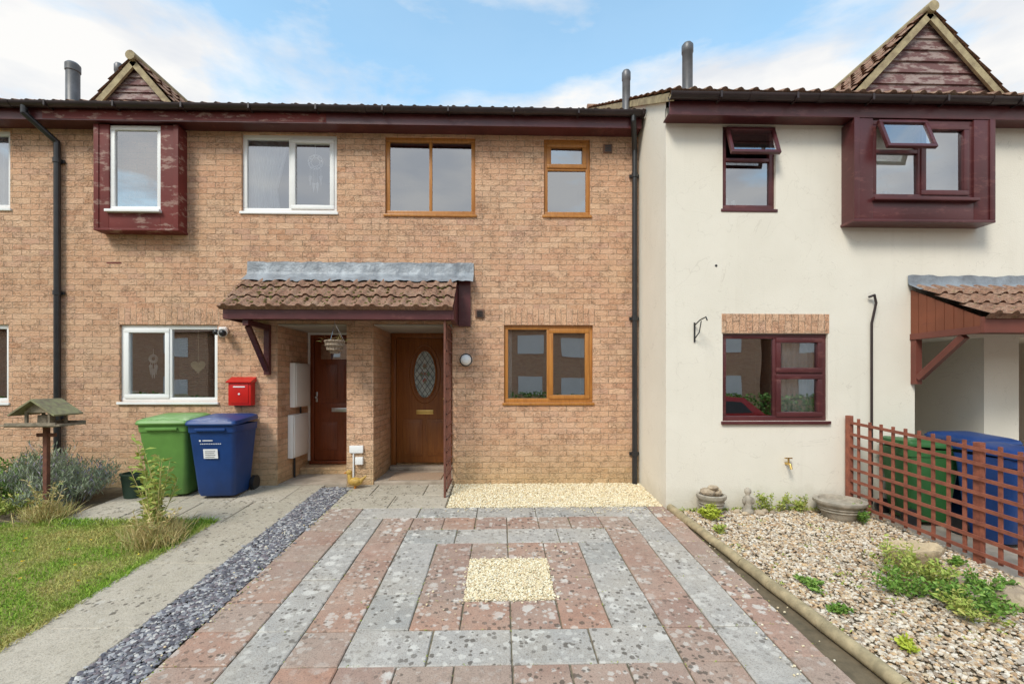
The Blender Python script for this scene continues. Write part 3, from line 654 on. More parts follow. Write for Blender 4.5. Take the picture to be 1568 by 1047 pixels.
ms=MB()
for i in range(420):
    f=random.random()**1.5; y=PY-.02+f*(YW-PY-.15); x=random.uniform(PX0,PX1-.02); z=2.235+(y-PY+.03)*math.tan(th)+.040
    s=random.uniform(.005,.018); ms.sph((x,y,z+random.uniform(-.012,.008)),s,(1.3,1,.7),1,.25)
ms.build("moss_clumps",M_moss,BH,True)
YD=YW+.93
def oakdoor():
    x0,x1,z0,z1=-1.665,-.64,.09,2.10; f=.075; m=MB()
    m.box(x0,x0+f,YD,YD+.06,z0,z1,.006); m.box(x1-f,x1,YD,YD+.06,z0,z1,.006); m.box(x0+f,x1-f,YD+.001,YD+.06,z1-f,z1,.006)
    a,b=x0+f+.004,x1-f-.004; m.box(a,b,YD+.02,YD+.055,z0+.03,z1-f-.004,.004)
    cx=(a+b)/2
    for (p,q,r,s) in [(a+.1,cx-.035,z0+.14,.78),(cx+.035,b-.1,z0+.14,.78)]:
        m.box(p,q,YD+.008,YD+.019,r,s,.008); m.box(p+.035,q-.035,YD+.0,YD+.0079,r+.04,s-.04,.006)
    m.build("oak_door",M_oakdoor,BH,True,35)
    rg=MB(); N=36; cz=1.47
    vs=[(cx+.165*math.cos(2*math.pi*i/N),YD+.014,cz+.36*math.sin(2*math.pi*i/N)) for i in range(N)]; MB().add(vs,[tuple(range(N))]).build("oval_glass",M_dglass,BH)
    for i in range(N):
        t=2*math.pi*i/N;u=2*math.pi*(i+1)/N; rg.cyl((cx+.175*math.cos(t),YD+.012,cz+.37*math.sin(t)),(cx+.175*math.cos(u),YD+.012,cz+.37*math.sin(u)),.016,n=8,cap=False)
        rg.cyl((cx+.235*math.cos(t),YD+.018,cz+.45*math.sin(t)),(cx+.235*math.cos(u),YD+.018,cz+.45*math.sin(u)),.009,n=6,cap=False)
    rg.build("oval_moulding",M_oakdoor,BH,True)
    ld=MB(); bv=MB()
    for k in range(-6,7):
        for s in (-1,1):
            pts=[]
            for t in np.linspace(-.5,.5,80):
                X=t; Z=s*1.5*t+k*.12
                if (X/.165)**2+(Z/.36)**2<1: pts.append((cx+X,YD+.012,cz+Z))
            if len(pts)>1: ld.cyl(pts[0],pts[-1],.0045,n=5)
    for (dx,dz,s) in ((0,.12,.05),(-.05,.0,.045),(.05,.0,.045),(0,-.10,.05),(0,.01,.03)):
        bv.add([(cx+dx-s*.7,YD+.006,cz+dz),(cx+dx,YD+.006,cz+dz-s),(cx+dx+s*.7,YD+.006,cz+dz),(cx+dx,YD+.006,cz+dz+s)],[(0,1,2,3)])
    ld.build("lead_cames",simple("came_lead",(.10,.10,.11),(.16,.16,.17),5,.5,0),BH); bv.build("stained_motif",simple("red_green_glass",(.45,.10,.12),(.08,.30,.20),9,.1,0),BH)
    MB().box(cx-.13,cx+.13,YD+.008,YD+.019,.86,.925,.005).box(b-.06,b-.025,YD+.005,YD+.019,.98,1.20,.005).cyl((b-.045,YD-.04,1.1),(b-.15,YD-.04,1.1),.009,n=10).cyl((b-.045,YD+.01,1.1),(b-.045,YD-.04,1.1),.009,n=10).build("door_brass",M_brass,BH,True,35)
M_dglass=NT("leaded_glass"); M_dglass.rough(.1,.8)
M_dglass.col(M_dglass.ramp(M_dglass.noise(14,3,.5,M_dglass.obj()),[(.35,(.26,.36,.38)),(.6,(.48,.57,.58))])); M_dglass=M_dglass.m
oakdoor()
def mdoor():
    x0,x1,z0,z1=-2.92,-2.03,.16,2.10; m=MB(); w=MB()
    w.box(x0,x0+.035,YD,YD+.06,z0,z1,.004); w.box(x0+.035,x1,YD,YD+.06,z1-.03,z1,.004); w.build("white_door_trim",M_white,BH)
    a0=x0+.036; m.box(a0,a0+.055,YD+.004,YD+.06,z0,z1-.031,.004); m.box(a0+.055,x1,YD+.004,YD+.06,z1-.085,z1-.031,.004); m.box(a0,x1,YD-.03,YD+.06,z0-.05,z0-.001,.006)
    a,b=a0+.058,x1-.01; m.box(a,b,YD+.02,YD+.055,z0+.003,z1-.09,.004); cx=(a+b)/2
    for (p,q) in ((a+.1,cx-.05),(cx+.05,b-.1)):
        for (r,s) in ((z0+.16,.74),(1.10,1.62)):
            m.box(p,q,YD+.011,YD+.019,r,s,.008); m.box(p+.03,q-.03,YD+.004,YD+.0105,r+.03,s-.03,.006)
    m.box(a+.1,b-.1,YD+.011,YD+.019,.80,1.03,.008)
    m.build("mahogany_door",M_mahog,BH,True,35)
    MB().add([(a+.1,YD+.015,1.70),(b-.1,YD+.015,1.70),(b-.1,YD+.015,1.93),(a+.1,YD+.015,1.93)],[(0,1,2,3)]).build("door_top_light",M_glass,BH)
    MB().box(cx-.13,cx+.13,YD+.004,YD+.0105,.90,.96,.004).box(a+.02,a+.05,YD+.01,YD+.019,1.05,1.2,.004).sph((a+.035,YD-.01,1.12),.022).build("door_steel",M_metal,BH,True,35)
mdoor()
MB().box(-2.922,-2.027,YW+.66,YW+.995,-.05,.105,.008).build("brick_step",M_brick,BH)
MB().box(-1.671,-.636,YW+.012,YW+.995,-.1,.035,.008).box(-2.922,-2.027,YW+.012,YW+.655,-.1,.012,.006).box(-1.655,-.65,YW+.80,YW+.93,.036,.088,.008).build("porch_floor",M_conc,BH)
MB().box(-1.5,-.8,YW+.10,YW+.55,.036,.05,.004).build("doormat",simple("doormat_tan",(.42,.29,.20),(.31,.22,.15),60,1,.8,200),BH)
mt=MB()
for (ya,yb,za,zb) in ((6.40,6.92,1.0,1.62),(6.34,6.86,.30,.90)):
    mt.box(-2.922,-2.85,ya,yb,za,zb,.01); mt.box(-2.849,-2.84,ya+.03,yb-.03,za+.03,zb-.03,.004)
mt.build("meter_boxes",M_white,BH,True,35)
MB().tube([(-2.90,6.5,.3),(-2.90,6.5,-.02)],.015).tube([(-2.90,6.7,1.0),(-2.90,6.7,.9)],.012).build("meter_conduit",M_black,BH)
MB().box(-1.98,-1.80,YW-.035,YW,.42,.52,.008).box(-1.90,-1.80,YW-.05,YW,.27,.37,.008).tube([(-1.93,YW-.015,.42),(-1.93,YW-.015,.05)],.01).build("pier_sockets",M_white,BH,True,35)
def lattice(P,p0,p1,z0f,z1f,sp,w,t,mat,name,vsp=None):
    m=MB(); p0=Vector((*p0,0));p1=Vector((*p1,0)); L=(p1-p0).length; d=(p1-p0)/L; nrm=Vector((-d.y,d.x,0)); ang=math.atan2(d.y,d.x)
    k=max(1,round(L/sp))
    for i in range(k+1):
        s=L*i/k; c=p0+d*s; M=Matrix.Translation(c)@Matrix.Rotation(ang,4,'Z')@Matrix.Rotation(random.uniform(-.006,.006),4,'Y'); m.box(-w/2,w/2,0,t,z0f(c.y)+random.uniform(-.01,.01),z1f(c.y)+random.uniform(-.012,.012),.002,M)
    H=z1f(p0.y)-z0f(p0.y); kk=round(H/(vsp or sp))
    for j in range(kk):
        a=p0;b=p1; za=z0f(a.y)+.05+(H-.1)*j/(kk-1); zb=z0f(b.y)+.05+(z1f(b.y)-z0f(b.y)-.1)*j/(kk-1)
        vs=[]
        for (c,z) in ((a-d*.02,za),(b+d*.02,zb)):
            for (o,h) in ((-t-.001,-w/2),(-.001,-w/2),(-.001,w/2),(-t-.001,w/2)): vs.append(c+nrm*o+Vector((0,0,z+h)))
        m.add(vs,[(0,1,2,3),(7,6,5,4),(0,4,5,1),(1,5,6,2),(2,6,7,3),(3,7,4,0)])
    return m.build(name,mat,P)
lattice(BH,(-.655,5.56),(-.645,6.03),lambda y:g(y)+.02,lambda y:2.09,.12,.022,.012,M_trelold,"porch_trellis",.155)
MB().box(-.68,-.655,5.50,5.53,g(5.5)-.02,2.10,.003).build("porch_post",M_trelold,BH)

# ---------------------------------------------------------------- white house
Ww=[(2.50,3.105,3.30,4.235),(2.50,3.704,.915,1.90)]
holes=[(a,b,c,d,.10) for a,b,c,d in Ww]+[(4.71,5.52,-.3,1.86,1.0),(5.93,6.9,-.3,1.86,1.0)]
wall("walls",XC,9.5,-.4,4.30,YB,holes,M_render,WH)
mb=MB()
mb.add([(XC,YB,-.4),(XC,13,-.4),(XC,13,zf(YB)),(XC,9.4,zf(9.4)-.01),(XC,YB,zf(YB)-.03)],[(0,4,3,2,1)])
mb.add([(9.5,YB,-.4),(9.5,13,-.4),(9.5,13,zf(YB)),(9.5,9.4,zf(9.4)-.01),(9.5,YB,zf(YB)-.03)],[(0,1,2,3,4)])
mb.add([(XC,13,-.4),(9.5,13,-.4),(9.5,13,4.5),(XC,13,4.5)],[(0,3,2,1)])
for a,b in ((4.71,5.52),(5.93,6.9)): mb.add([(a,YB+.999,-.4),(b,YB+.999,-.4),(b,YB+.999,1.86),(a,YB+.999,1.86)],[(0,1,2,3)])
mb.build("side_and_rear_walls",M_render,WH)
MB().box(5.98,6.85,YB+.93,YB+.995,.0,1.84,.006).build("front_door",M_mahog,WH)
MB().box(XC,9.5,YB-.003,YB+.02,4.301,4.42).build("wall_head",M_render,WH)
eaves(WH,XC-.03,9.5,YB,4.235,4.385,.19,M_maroon,"",(2.7,3.45,4.45,5.35))
window(WH,"upper_window",*Ww[0],YB+.03,M_maroon,[(1,[.62],0)],sill=.04,openlight=(0,1))
window(WH,"lower_window",*Ww[1],YB+.03,M_maroon,[(1.05,[],0),(1,[.55],3)],sill=.06)
baybox(WH,3.86,5.42,3.13,4.23,YB,.19,4.07,5.20,3.36,4.225,M_maroon,M_maroon,[(.9,[.62],0),(1,[],1)],(0,1))
def openlight(x0,x1,zt,y,h,ang,name):
    m=MB();gm=MB(); M=Matrix.Translation((0,y,zt))@Matrix.Rotation(math.radians(-ang),4,'X'); s=.035
    m.box(x0,x1,-.02,.02,-s,0,.004,M); m.box(x0,x1,-.02,.02,-h,-h+s,.004,M); m.box(x0,x0+s,-.019,.019,-h+s,-s,.004,M); m.box(x1-s,x1,-.019,.019,-h+s,-s,.004,M)
    gm.add([M@Vector(v) for v in((x0+s,0,-h+s),(x1-s,0,-h+s),(x1-s,0,-s),(x0+s,0,-s))],[(0,1,2,3)])
    m.build(name+"_sash",M_maroon,WH,True,35); gm.build(name+"_pane",M_glass,WH)
openlight(2.53,3.08,4.20,YB-.01,.36,20,"open_light"); openlight(4.10,4.64,4.19,YB-.21,.37,20,"open_light_bay")
MB().box(2.49,3.715,YB-.006,YB+.02,1.905,2.12).build("brick_lintel",M_sold,WH)
curtain(WH,"blind_lower",3.16,3.64,.9,1.95,YB+.16,M_fabric,.012)
it=MB()
for i in range(9): it.box(4.12+i*.055,4.15+i*.055,YB-.02,YB+.02,3.425,3.46+random.uniform(.02,.06),.004)
it.cyl((2.6,YB+.12,3.36),(2.6,YB+.12,3.46),.03,.015).cyl((2.68,YB+.12,3.36),(2.68,YB+.12,3.43),.03,.02).build("sill_ornaments",M_fabric,WH,True,40)
heart((3.42,YB+.075,1.40),.05).build("heart_ornament",M_white,WH)
QX0,QX1=4.66,8.6; QY=4.26; z1q=2.42; z0q=1.99; tq=math.atan2(z1q-z0q,YB-QY)
tiled("porch_tiles",(QX0-.03,QY-.04,z0q),(1,0,0),(0,math.cos(tq),math.sin(tq)),QX1-QX0,math.hypot(z1q-z0q,YB-QY),M_tile,WH,.165,.28,.03)
q=MB(); nb=8
for i in range(nb):
    ya=QY+(YB-QY)*i/nb; yb=ya+(YB-QY)/nb-.006; za=z0q-.02+(ya-QY)*math.tan(tq); zb=z0q-.02+(yb-QY)*math.tan(tq); xo=random.uniform(0,.004)
    q.add([(QX0-xo,ya,1.90),(QX0-xo,yb,1.90),(QX0-xo,yb,zb),(QX0-xo,ya,za),(QX0+.02,ya,1.90),(QX0+.02,yb,1.90),(QX0+.02,yb,zb),(QX0+.02,ya,za)],[(0,3,2,1),(4,5,6,7),(0,1,5,4),(2,3,7,6),(0,4,7,3),(1,2,6,5)])
q.build("porch_cheek_cladding",M_redwood,WH)
q=MB().box(QX0-.01,QX1,QY-.01,QY+.03,1.83,1.985,.004).box(QX0-.01,QX0+.04,QY+.031,YB,1.83,1.899,.004).box(QX0+.041,QX1,QY+.031,YB-.001,1.90,1.915)
q.box(QX0,QX0+.07,YB-.07,YB,1.33,1.829,.004); q.cyl((QX0+.035,YB-.07,1.40),(QX0+.035,QY+.22,1.82),.045,n=4)
q.build("porch_frame",peel("porch_redbrown",(.20,.06,.042),(.13,.045,.033),.4,.4,.5),WH)
vs=[];fs=[];n=80
for i in range(n+1):
    x=4.62+3.9*i/n; w=.008*math.sin(i*.53)+.005*math.sin(i*1.4)+random.uniform(-.004,.004); vs+=[(x,YB-.012,2.56+w),(x,YB-.016,2.47+w),(x,YB-.03+w,2.45),(x,YB-.16+w,2.375+w)]
for i in range(n):
    for k in range(3): fs.append((4*i+k,4*i+k+1,4*i+4+k+1,4*i+4+k))
MB().add(vs,fs).build("lead_flashing",M_lead,WH,True,60)
MB().tube([(4.15,YB-.03,2.31),(4.20,YB-.05,2.33),(4.22,YB-.05,2.24),(4.19,YB-.025,2.02),(4.19,YB-.025,-.02)],.013).build("overflow_pipe",M_gut,WH,True)
hk=MB().box(2.17,2.185,YB-.012,YB,1.80,2.02).tube([(2.178,YB-.015,1.99),(2.18,YB-.14,2.03),(2.20,YB-.24,2.05),(2.2,YB-.27,2.01)],.007,8).tube([(2.178,YB-.015,1.84),(2.19,YB-.10,1.90),(2.19,YB-.15,2.02)],.006,8); hk.build("basket_hook",M_black,WH,True)
MB().tube([(3.22,YB,.44),(3.22,YB-.08,.44),(3.22,YB-.10,.39)],.014).cyl((3.22,YB-.05,.45),(3.22,YB-.05,.50),.01).box(3.18,3.26,YB-.06,YB-.04,.50,.512).build("garden_tap",M_brass,WH,True,40)
MB().cyl((2.425,YB-.004,2.66),(2.425,YB+.02,2.66),.014).build("wall_hole",M_black,WH)

# ---------------------------------------------------------------- objects
def bin_(name,x,yf,rot,c1,label=True,sc=1.0):
    e=empty(name); mat=simple(name+"_plastic",c1,tuple(v*.75 for v in c1),3,.42,.15,30,dist=.003,dirt=.2)
    m=MB()
    def lvl(w,df,db,z): return [(-w,-df,z),(w,-df,z),(w,db,z),(-w,db,z)]
    L=[lvl(.215,.17,.22,.03),lvl(.225,.20,.24,.08),lvl(.275,.295,.30,.84),lvl(.285,.305,.31,.845),lvl(.290,.31,.315,.93)]
    def rnd(l,r=.05):
        out=[]; (xa,ya,z),(xb,_,_),(_,yb,_),_=l
        for (cx,cy,a0) in ((xb-r,ya+r,-90),(xb-r,yb-r,0),(xa+r,yb-r,90),(xa+r,ya+r,180)):
            for k in range(5): a=math.radians(a0+k*22.5); out.append((cx+r*math.cos(a),cy+r*math.sin(a),z))
        return out
    vs=[];N=20
    for l in L: vs+=rnd(l)
    fs=[(j*N+i,j*N+(i+1)%N,(j+1)*N+(i+1)%N,(j+1)*N+i) for j in range(len(L)-1) for i in range(N)]+[tuple(range(N-1,-1,-1))]
    m.add(vs,fs)
    m.box(-.18,.18,-.335,-.31,.865,.90,.008)
    vs=[]; LL=[(.302,.335,.30,.935),(.305,.34,.305,.955),(.295,.325,.30,.985),(.25,.27,.27,1.005),(.10,.12,.15,1.012)]
    for (w,df,db,z) in LL:
        l=rnd(lvl(w,df,db,z),.05); l=[(p[0],p[1],p[2]+(.045*(p[1]+.33)/.65)) for p in l]; vs+=l
    m.add(vs,[(j*N+i,j*N+(i+1)%N,(j+1)*N+(i+1)%N,(j+1)*N+i) for j in range(len(LL)-1) for i in range(N)]+[tuple(range(4*N,5*N)),tuple(range(N-1,-1,-1))])
    m.cyl((-.22,.37,.99),(.22,.37,.99),.016,n=10)
    for xx in(-.2,0,.2): m.box(xx-.015,xx+.015,.28,.37,.955,.995,.004)
    m.build("body_and_lid",mat,e,True,35)
    wv=MB()
    for s in(-1,1): wv.cyl((s*.235,.26,.10),(s*.285,.26,.10),.10,n=24)
    wv.cyl((-.24,.26,.10),(.24,.26,.10),.012); wv.build("wheels",M_black,e,True,40)
    if label:
        lm=MB()
        def lp(x0,x1,z0,z1,o=.012):
            f=lambda z:-.205-.095*(z-.08)/.76-o; return [(x0,f(z0),z0),(x1,f(z0),z0),(x1,f(z1),z1),(x0,f(z1),z1)]
        lm.add(lp(-.10,.07,.52,.64),[(0,1,2,3)])
        for k in range(12): lm.add(lp(-.13+k*.021,-.13+k*.021+.014,.70,.71),[(0,1,2,3)])
        lm.add(lp(-.14,-.12,.735,.755),[(0,1,2,3)]).add(lp(-.10,.02,.74,.752),[(0,1,2,3)])
        lm.build("label",M_fabric,e)
        l2=MB()
        for k in range(4): l2.add(lp(-.08,.03+.01*(k%2),.535+k*.024,.541+k*.024,.014),[(0,1,2,3)])
        l2.build("label_text",M_black,e)
    e.location=(x,yf+.33,g(yf+.3)); e.rotation_euler=(0,0,math.radians(rot)); e.scale=(sc,)*3; return e
bin_("wheelie_bin",-3.38,5.34,3,(.014,.055,.21),True,.94); bin_("wheelie_bin",-4.0,5.40,7,(.15,.33,.075),False,.94)
bin_("wheelie_bin",4.42,4.36,80,(.04,.15,.045),False,.82); bin_("wheelie_bin",4.72,3.80,5,(.014,.055,.21),False,.86); bin_("wheelie_bin",5.02,4.40,0,(.014,.055,.21),False,.86)
e=empty("red_mailbox"); m=MB().box(-3.50,-3.21,YW-.11,YW-.001,1.05,1.37,.012)
m.add([(-3.515,YW-.135,1.36),(-3.195,YW-.135,1.36),(-3.195,YW-.001,1.42),(-3.515,YW-.001,1.42),(-3.515,YW-.135,1.345),(-3.195,YW-.135,1.345),(-3.195,YW-.001,1.36),(-3.515,YW-.001,1.36)],[(0,1,2,3),(4,7,6,5),(0,4,5,1),(1,5,6,2),(3,2,6,7),(0,3,7,4)])
m.box(-3.47,-3.24,YW-.117,YW-.1101,1.08,1.33,.004); m.build("box",simple("red_paint",(.55,.015,.012),(.45,.012,.01),4,.3,.03),e,True,35)
MB().box(-3.43,-3.28,YW-.122,YW-.1171,1.285,1.300).cyl((-3.355,YW-.125,1.2),(-3.355,YW-.117,1.2),.012).build("slot_and_lock",M_fabric,e)
e=empty("hanging_basket"); m=MB(); c=(-2.02,5.62,1.80)
for k,(r,z) in enumerate(((.115,.05),(.105,0),(.085,-.05),(.05,-.085))): torus(m,(c[0],c[1],c[2]+z),r,.012,20,'z')
m.lathe((c[0],c[1],c[2]),[(.112,.05),(.102,0),(.08,-.05),(.045,-.085),(0,-.09)],20)
for i in range(16): a=i*math.pi/8; m.cyl((c[0]+.12*math.cos(a),c[1]+.12*math.sin(a),c[2]+.055),(c[0]+.09*math.cos(a+.2),c[1]+.09*math.sin(a+.2),c[2]-.05),.005,n=5)
m.build("basket",simple("wicker",(.40,.32,.24),(.22,.16,.12),40,.9,.6,120),e,True,60)
m=MB()
for i in range(3): a=i*2.09+.4; m.cyl((c[0]+.11*math.cos(a),c[1]+.11*math.sin(a),c[2]+.05),(c[0],c[1],c[2]+.27),.003,n=5)
m.cyl((c[0],c[1],c[2]+.27),(c[0],c[1],2.17),.003,n=5); m.build("chains",M_metal,e)
P=np.array([(c[0]+random.gauss(0,.06),c[1]+random.gauss(0,.06),c[2]+random.uniform(.03,.08)) for _ in range(50)]); leaves("dead_plant",P,.10,.004,M_dry,e,.2,1)
e=empty("duck_ornament"); m=MB(); c=Vector((-1.86,5.90,g(5.9)))
m.sph(c+Vector((0,0,.085)),.075,(1.25,.8,.75),3); m.cyl(c+Vector((-.06,0,.10)),c+Vector((-.075,0,.19)),.035,.024,12); m.sph(c+Vector((-.08,0,.205)),.036,(1.1,.9,.95)); m.cyl(c+Vector((.07,0,.10)),c+Vector((.14,0,.16)),.03,.008,10)
for s in (-1,1): m.sph(c+Vector((.01,s*.05,.095)),.05,(1.2,.35,.7),2)
m.build("body",simple("ochre_glaze",(.55,.36,.08),(.42,.25,.06),20,.5,.2),e,True,70)
MB().cyl(c+Vector((-.11,0,.20)),c+Vector((-.145,0,.192)),.014,.006,8).cyl(c+Vector((0,.02,0)),c+Vector((0,.02,.05)),.01).cyl(c+Vector((0,-.02,0)),c+Vector((0,-.02,.05)),.01).build("beak_and_feet",simple("orange_beak",(.6,.22,.03)),e,True)
e=empty("bird_table"); x,y=-4.93,5.08; z=g(y); m=MB(); MW=simple("weathered_timber",(.30,.25,.18),(.17,.14,.10),20,.95,.5); MP=simple("post_stain",(.19,.075,.05),(.12,.05,.035),20,.85,.4)
MB().box(x-.022,x+.022,y-.022,y+.022,z-.05,.88,.004).box(x-.10,x-.02,y-.01,y+.01,.76,.80).box(x+.02,x+.10,y-.01,y+.01,.76,.80).build("post",MP,e)
m.box(x-.25,x+.25,y-.16,y+.16,.88,.90,.003); m.box(x-.26,x+.26,y-.18,y-.161,.88,.925,.002); m.box(x-.26,x+.26,y+.161,y+.18,.88,.925,.002)
for sx_ in(-1,1):
    for sy in(-1,1): m.box(x+sx_*.12-.012,x+sx_*.12+.012,y+sy*.09-.012,y+sy*.09+.012,.90,1.05,.002)
m.box(x-.34,x+.32,y-.195,y-.182,.893,.905,.002)
m.add([(x-.13,y-.105,1.03),(x+.13,y-.105,1.03),(x,y-.105,1.15)],[(0,1,2)]).add([(x-.13,y+.105,1.03),(x+.13,y+.105,1.03),(x,y+.105,1.15)],[(2,1,0)])
m.box(x-.05,x+.05,y-.05,y+.05,.90,1.0,.004); m.build("table_and_frame",MW,e)
m=MB()
for s in(-1,1):
    m.add([(x,y-.17,1.175),(x,y+.17,1.175),(x+s*.24,y+.17,1.01),(x+s*.24,y-.17,1.01),(x,y-.17,1.155),(x,y+.17,1.155),(x+s*.235,y+.17,.995),(x+s*.235,y-.17,.995)],[(0,1,2,3),(4,7,6,5),(0,3,7,4),(1,5,6,2),(2,6,7,3)])
m.build("pitched_roof",simple("mossy_roof",(.28,.28,.15),(.19,.16,.11),15,1,.5),e)
MB().lathe((-4.42,5.62,g(5.6)),[(.0,0),(.10,0),(.13,.26),(.14,.27),(.14,.29),(.12,.29),(.11,.24),(0,.24)],20).build("plant_pot",simple("dark_green_plastic",(.03,.06,.04)),None,True,40)
def planter(name,c,r,h):
    e=empty(name); x,y=c; z=g(y)-.005
    MB().lathe((x,y,z),[(0,0),(r*.62,0),(r*.68,.02),(r*.78,h*.35),(r*.92,h*.72),(r,h*.78),(r*1.06,h*.84),(r*1.06,h*.98),(r*.98,h),(r*.86,h),(r*.84,h*.82),(0,h*.8)],28).build("pot",M_pot,e,True,50)
    band=MB(); torus(band,(x,y,z+h*.45),r*.84,.007,24,'z'); torus(band,(x,y,z+h*.6),r*.89,.006,24,'z'); band.build("bands",M_pot,e,True)
    return e
e=planter("stone_planter",(2.30,4.90),.145,.22); m=MB(); m.sph((2.26,4.90,g(4.9)+.24),.07,(1.2,1,.7),2,.1).sph((2.36,4.91,g(4.9)+.23),.06,(1,1,.8),2,.1).sph((2.31,4.88,g(4.9)+.285),.05,(1.2,1,.6),2,.1).build("rocks",M_rock,e)
e=planter("bowl_planter",(3.62,4.76),.23,.20)
e=empty("stone_statue"); c=Vector((2.72,4.93,g(4.93))); m=MB().lathe(c,[(0,0),(.06,0),(.06,.03),(.035,.05),(.045,.12),(.05,.16),(.025,.185),(.02,.195),(.036,.22),(.034,.25),(.015,.27),(0,.272)],16)
m.sph(c+Vector((-.045,-.01,.13)),.022,(1,1,1.8)).sph(c+Vector((.045,-.01,.13)),.022,(1,1,1.8)); m.build("figure",M_pot,e,True,60)
rk=empty("garden_rocks")
for (x,y,s) in ((2.60,4.93,.035),(2.66,4.87,.03),(2.82,4.88,.045),(2.90,4.92,.04),(2.98,4.9,.03),(3.62,3.12,.12),(3.78,3.02,.10),(3.50,3.38,.06),(3.42,3.02,.05),(3.9,3.3,.07)):
    M=Matrix.Rotation(random.uniform(0,3),4,'Z'); MB().sph((x,y,g(y)+s*.3),s,(1.3,.9,.75),3,.06,M).build("rock",M_rock,rk)
e=empty("stone_trough"); x,y=3.40,3.66; z=g(y); prof=[(0,0),(.10,0),(.13,.02),(.17,.10),(.205,.15),(.20,.17),(.17,.165),(.14,.12),(0,.10)]
m=MB().lathe((x,y,z),prof,30,1.15,.7)
m.v=[(vx,vy,vz+.012*math.sin(9*math.atan2(vy-y,vx-x))) if vz>z+.06 else (vx,vy,vz) for vx,vy,vz in m.v]; m.build("bowl",simple("sandstone",(.60,.47,.30),(.40,.31,.20),14,.95,.9,35,dist=.015),e,True,60)
fe=empty("trellis_fence")
lattice(fe,(3.90,5.0),(4.10,2.5),lambda y:g(y)+.04,lambda y:g(y)+1.03-(5-y)*.02,.135,.030,.014,M_trel,"lattice",.125)
MB().box(3.88,3.93,4.96,5.02,-.1,.98,.004).box(4.01,4.06,3.70,3.76,-.2,.85,.004).build("posts",M_trel,fe)

# ---------------------------------------------------------------- across the street (seen in window reflections)
bgH=empty("background_houses"); m=MB(); r=MB(); w=MB()
for i in range(-5,6):
    x=-.4+7.8*i
    m.box(x,x+7,-22,-15,-.55,4.4); r.add([(x-.3,-14.7,4.35),(x+7.3,-14.7,4.35),(x+7.3,-18.5,6.6),(x-.3,-18.5,6.6),(x-.3,-22.3,4.35),(x+7.3,-22.3,4.35)],[(0,3,2,1),(3,4,5,2),(0,4,3),(1,2,5)])
    for wx in(1,4.4):
        for wz in(.5,2.9): w.box(x+wx,x+wx+1.5,-14.99,-14.96,wz,wz+1.1)
m.build("house_walls",M_brick,bgH); r.build("house_roofs",M_tile,bgH); w.build("house_windows",M_white,bgH)
hd=empty("background_hedge"); P=np.stack([rng.uniform(-25,25,12000),rng.uniform(-11.5,-10.6,12000),rng.uniform(-.5,.7,12000)],1); leaves("hedge_leaves",P,.18,.11,M_leafG,hd,.3,1)
def car(x,y,col,rot=0):
    e=empty("parked_car"); low=[(-1.95,.35),(-1.98,.62),(-1.85,.78),(-1.1,.92),(1.45,.97),(1.80,.90),(1.92,.6),(1.88,.32)]
    cab=[(-1.15,.90),(-.45,1.40),(.2,1.47),(1.15,1.42),(1.70,.94)]
    def ext(pr,w0,w1,ztop):
        vs=[];n=len(pr)
        for s in (-1,1):
            for (a,b) in pr: vs.append((a,s*(w0+(w1-w0)*max(0,(b-.9)/.6)),b))
        return vs,[tuple(range(n)),tuple(range(2*n-1,n-1,-1))]+[(i,(i+1)%n,n+(i+1)%n,n+i) for i in range(n)]
    cp=simple("car_paint",col,tuple(v*.9 for v in col),2,.2,0,spec=.6)
    b=MB(); b.add(*ext(low,.86,.86,1)); b.add(*ext(cab,.80,.62,1)); o=b.build("body",cp,e); bv=o.modifiers.new("bevel",'BEVEL'); bv.width=.06; bv.segments=3
    gl=MB()
    for s in(-1,1):
        f=lambda z:s*(.80-.18*(z-.9)/.6+.012)
        for q in ([(-.95,.98),(-.42,1.33),(.25,1.39),(.25,.98)],[(.32,.98),(.32,1.39),(1.08,1.35),(1.4,1.0)]): gl.add([(a,f(z),z) for a,z in q],[(0,1,2,3)])
    gl.add([(-1.13,-.72,.96),(-1.13,.72,.96),(-.50,.60,1.38),(-.50,-.60,1.38)],[(0,1,2,3)]).build("windows",M_black,e)
    wh=MB()
    for a in(-1.25,1.2):
        for s in(-1,1): wh.cyl((a,s*.72,.31),(a,s*.88,.31),.31,n=24)
    wh.build("wheels",M_black,e,True,40); e.location=(x,y,g(y)-.04); e.rotation_euler=(0,0,math.radians(rot))
car(6.2,-4.2,(.50,.015,.02),4); car(-9.5,-4.5,(.25,.27,.30),2)

# ---------------------------------------------------------------- light, sky
SUN=Vector((-.42,-.62,.80)).normalized()
W=bpy.data.worlds.new("World"); S.world=W; W.use_nodes=True; nt=W.node_tree; bg=nt.nodes["Background"]; bg.inputs[1].default_value=.15
sk=nt.nodes.new("ShaderNodeTexSky"); sk.sky_type='NISHITA'; sk.sun_disc=False; sk.sun_elevation=math.asin(SUN.z); sk.sun_rotation=math.atan2(SUN.x,SUN.y); sk.dust_density=.5; sk.ozone_density=1.5
tc=nt.nodes.new("ShaderNodeTexCoord"); mp=nt.nodes.new("ShaderNodeMapping"); mp.inputs["Scale"].default_value=(1,1,2.8); mp.inputs["Location"].default_value=(.35,0,.2); nt.links.new(tc.outputs["Generated"],mp.inputs[0])
nz=nt.nodes.new("ShaderNodeTexNoise"); nz.inputs["Scale"].default_value=3.0; nz.inputs["Detail"].default_value=9; nz.inputs["Roughness"].default_value=.55; nz.inputs["Distortion"].default_value=.2; nt.links.new(mp.outputs[0],nz.inputs["Vector"])
sx_=nt.nodes.new("ShaderNodeSeparateXYZ"); nt.links.new(tc.outputs["Generated"],sx_.inputs[0])
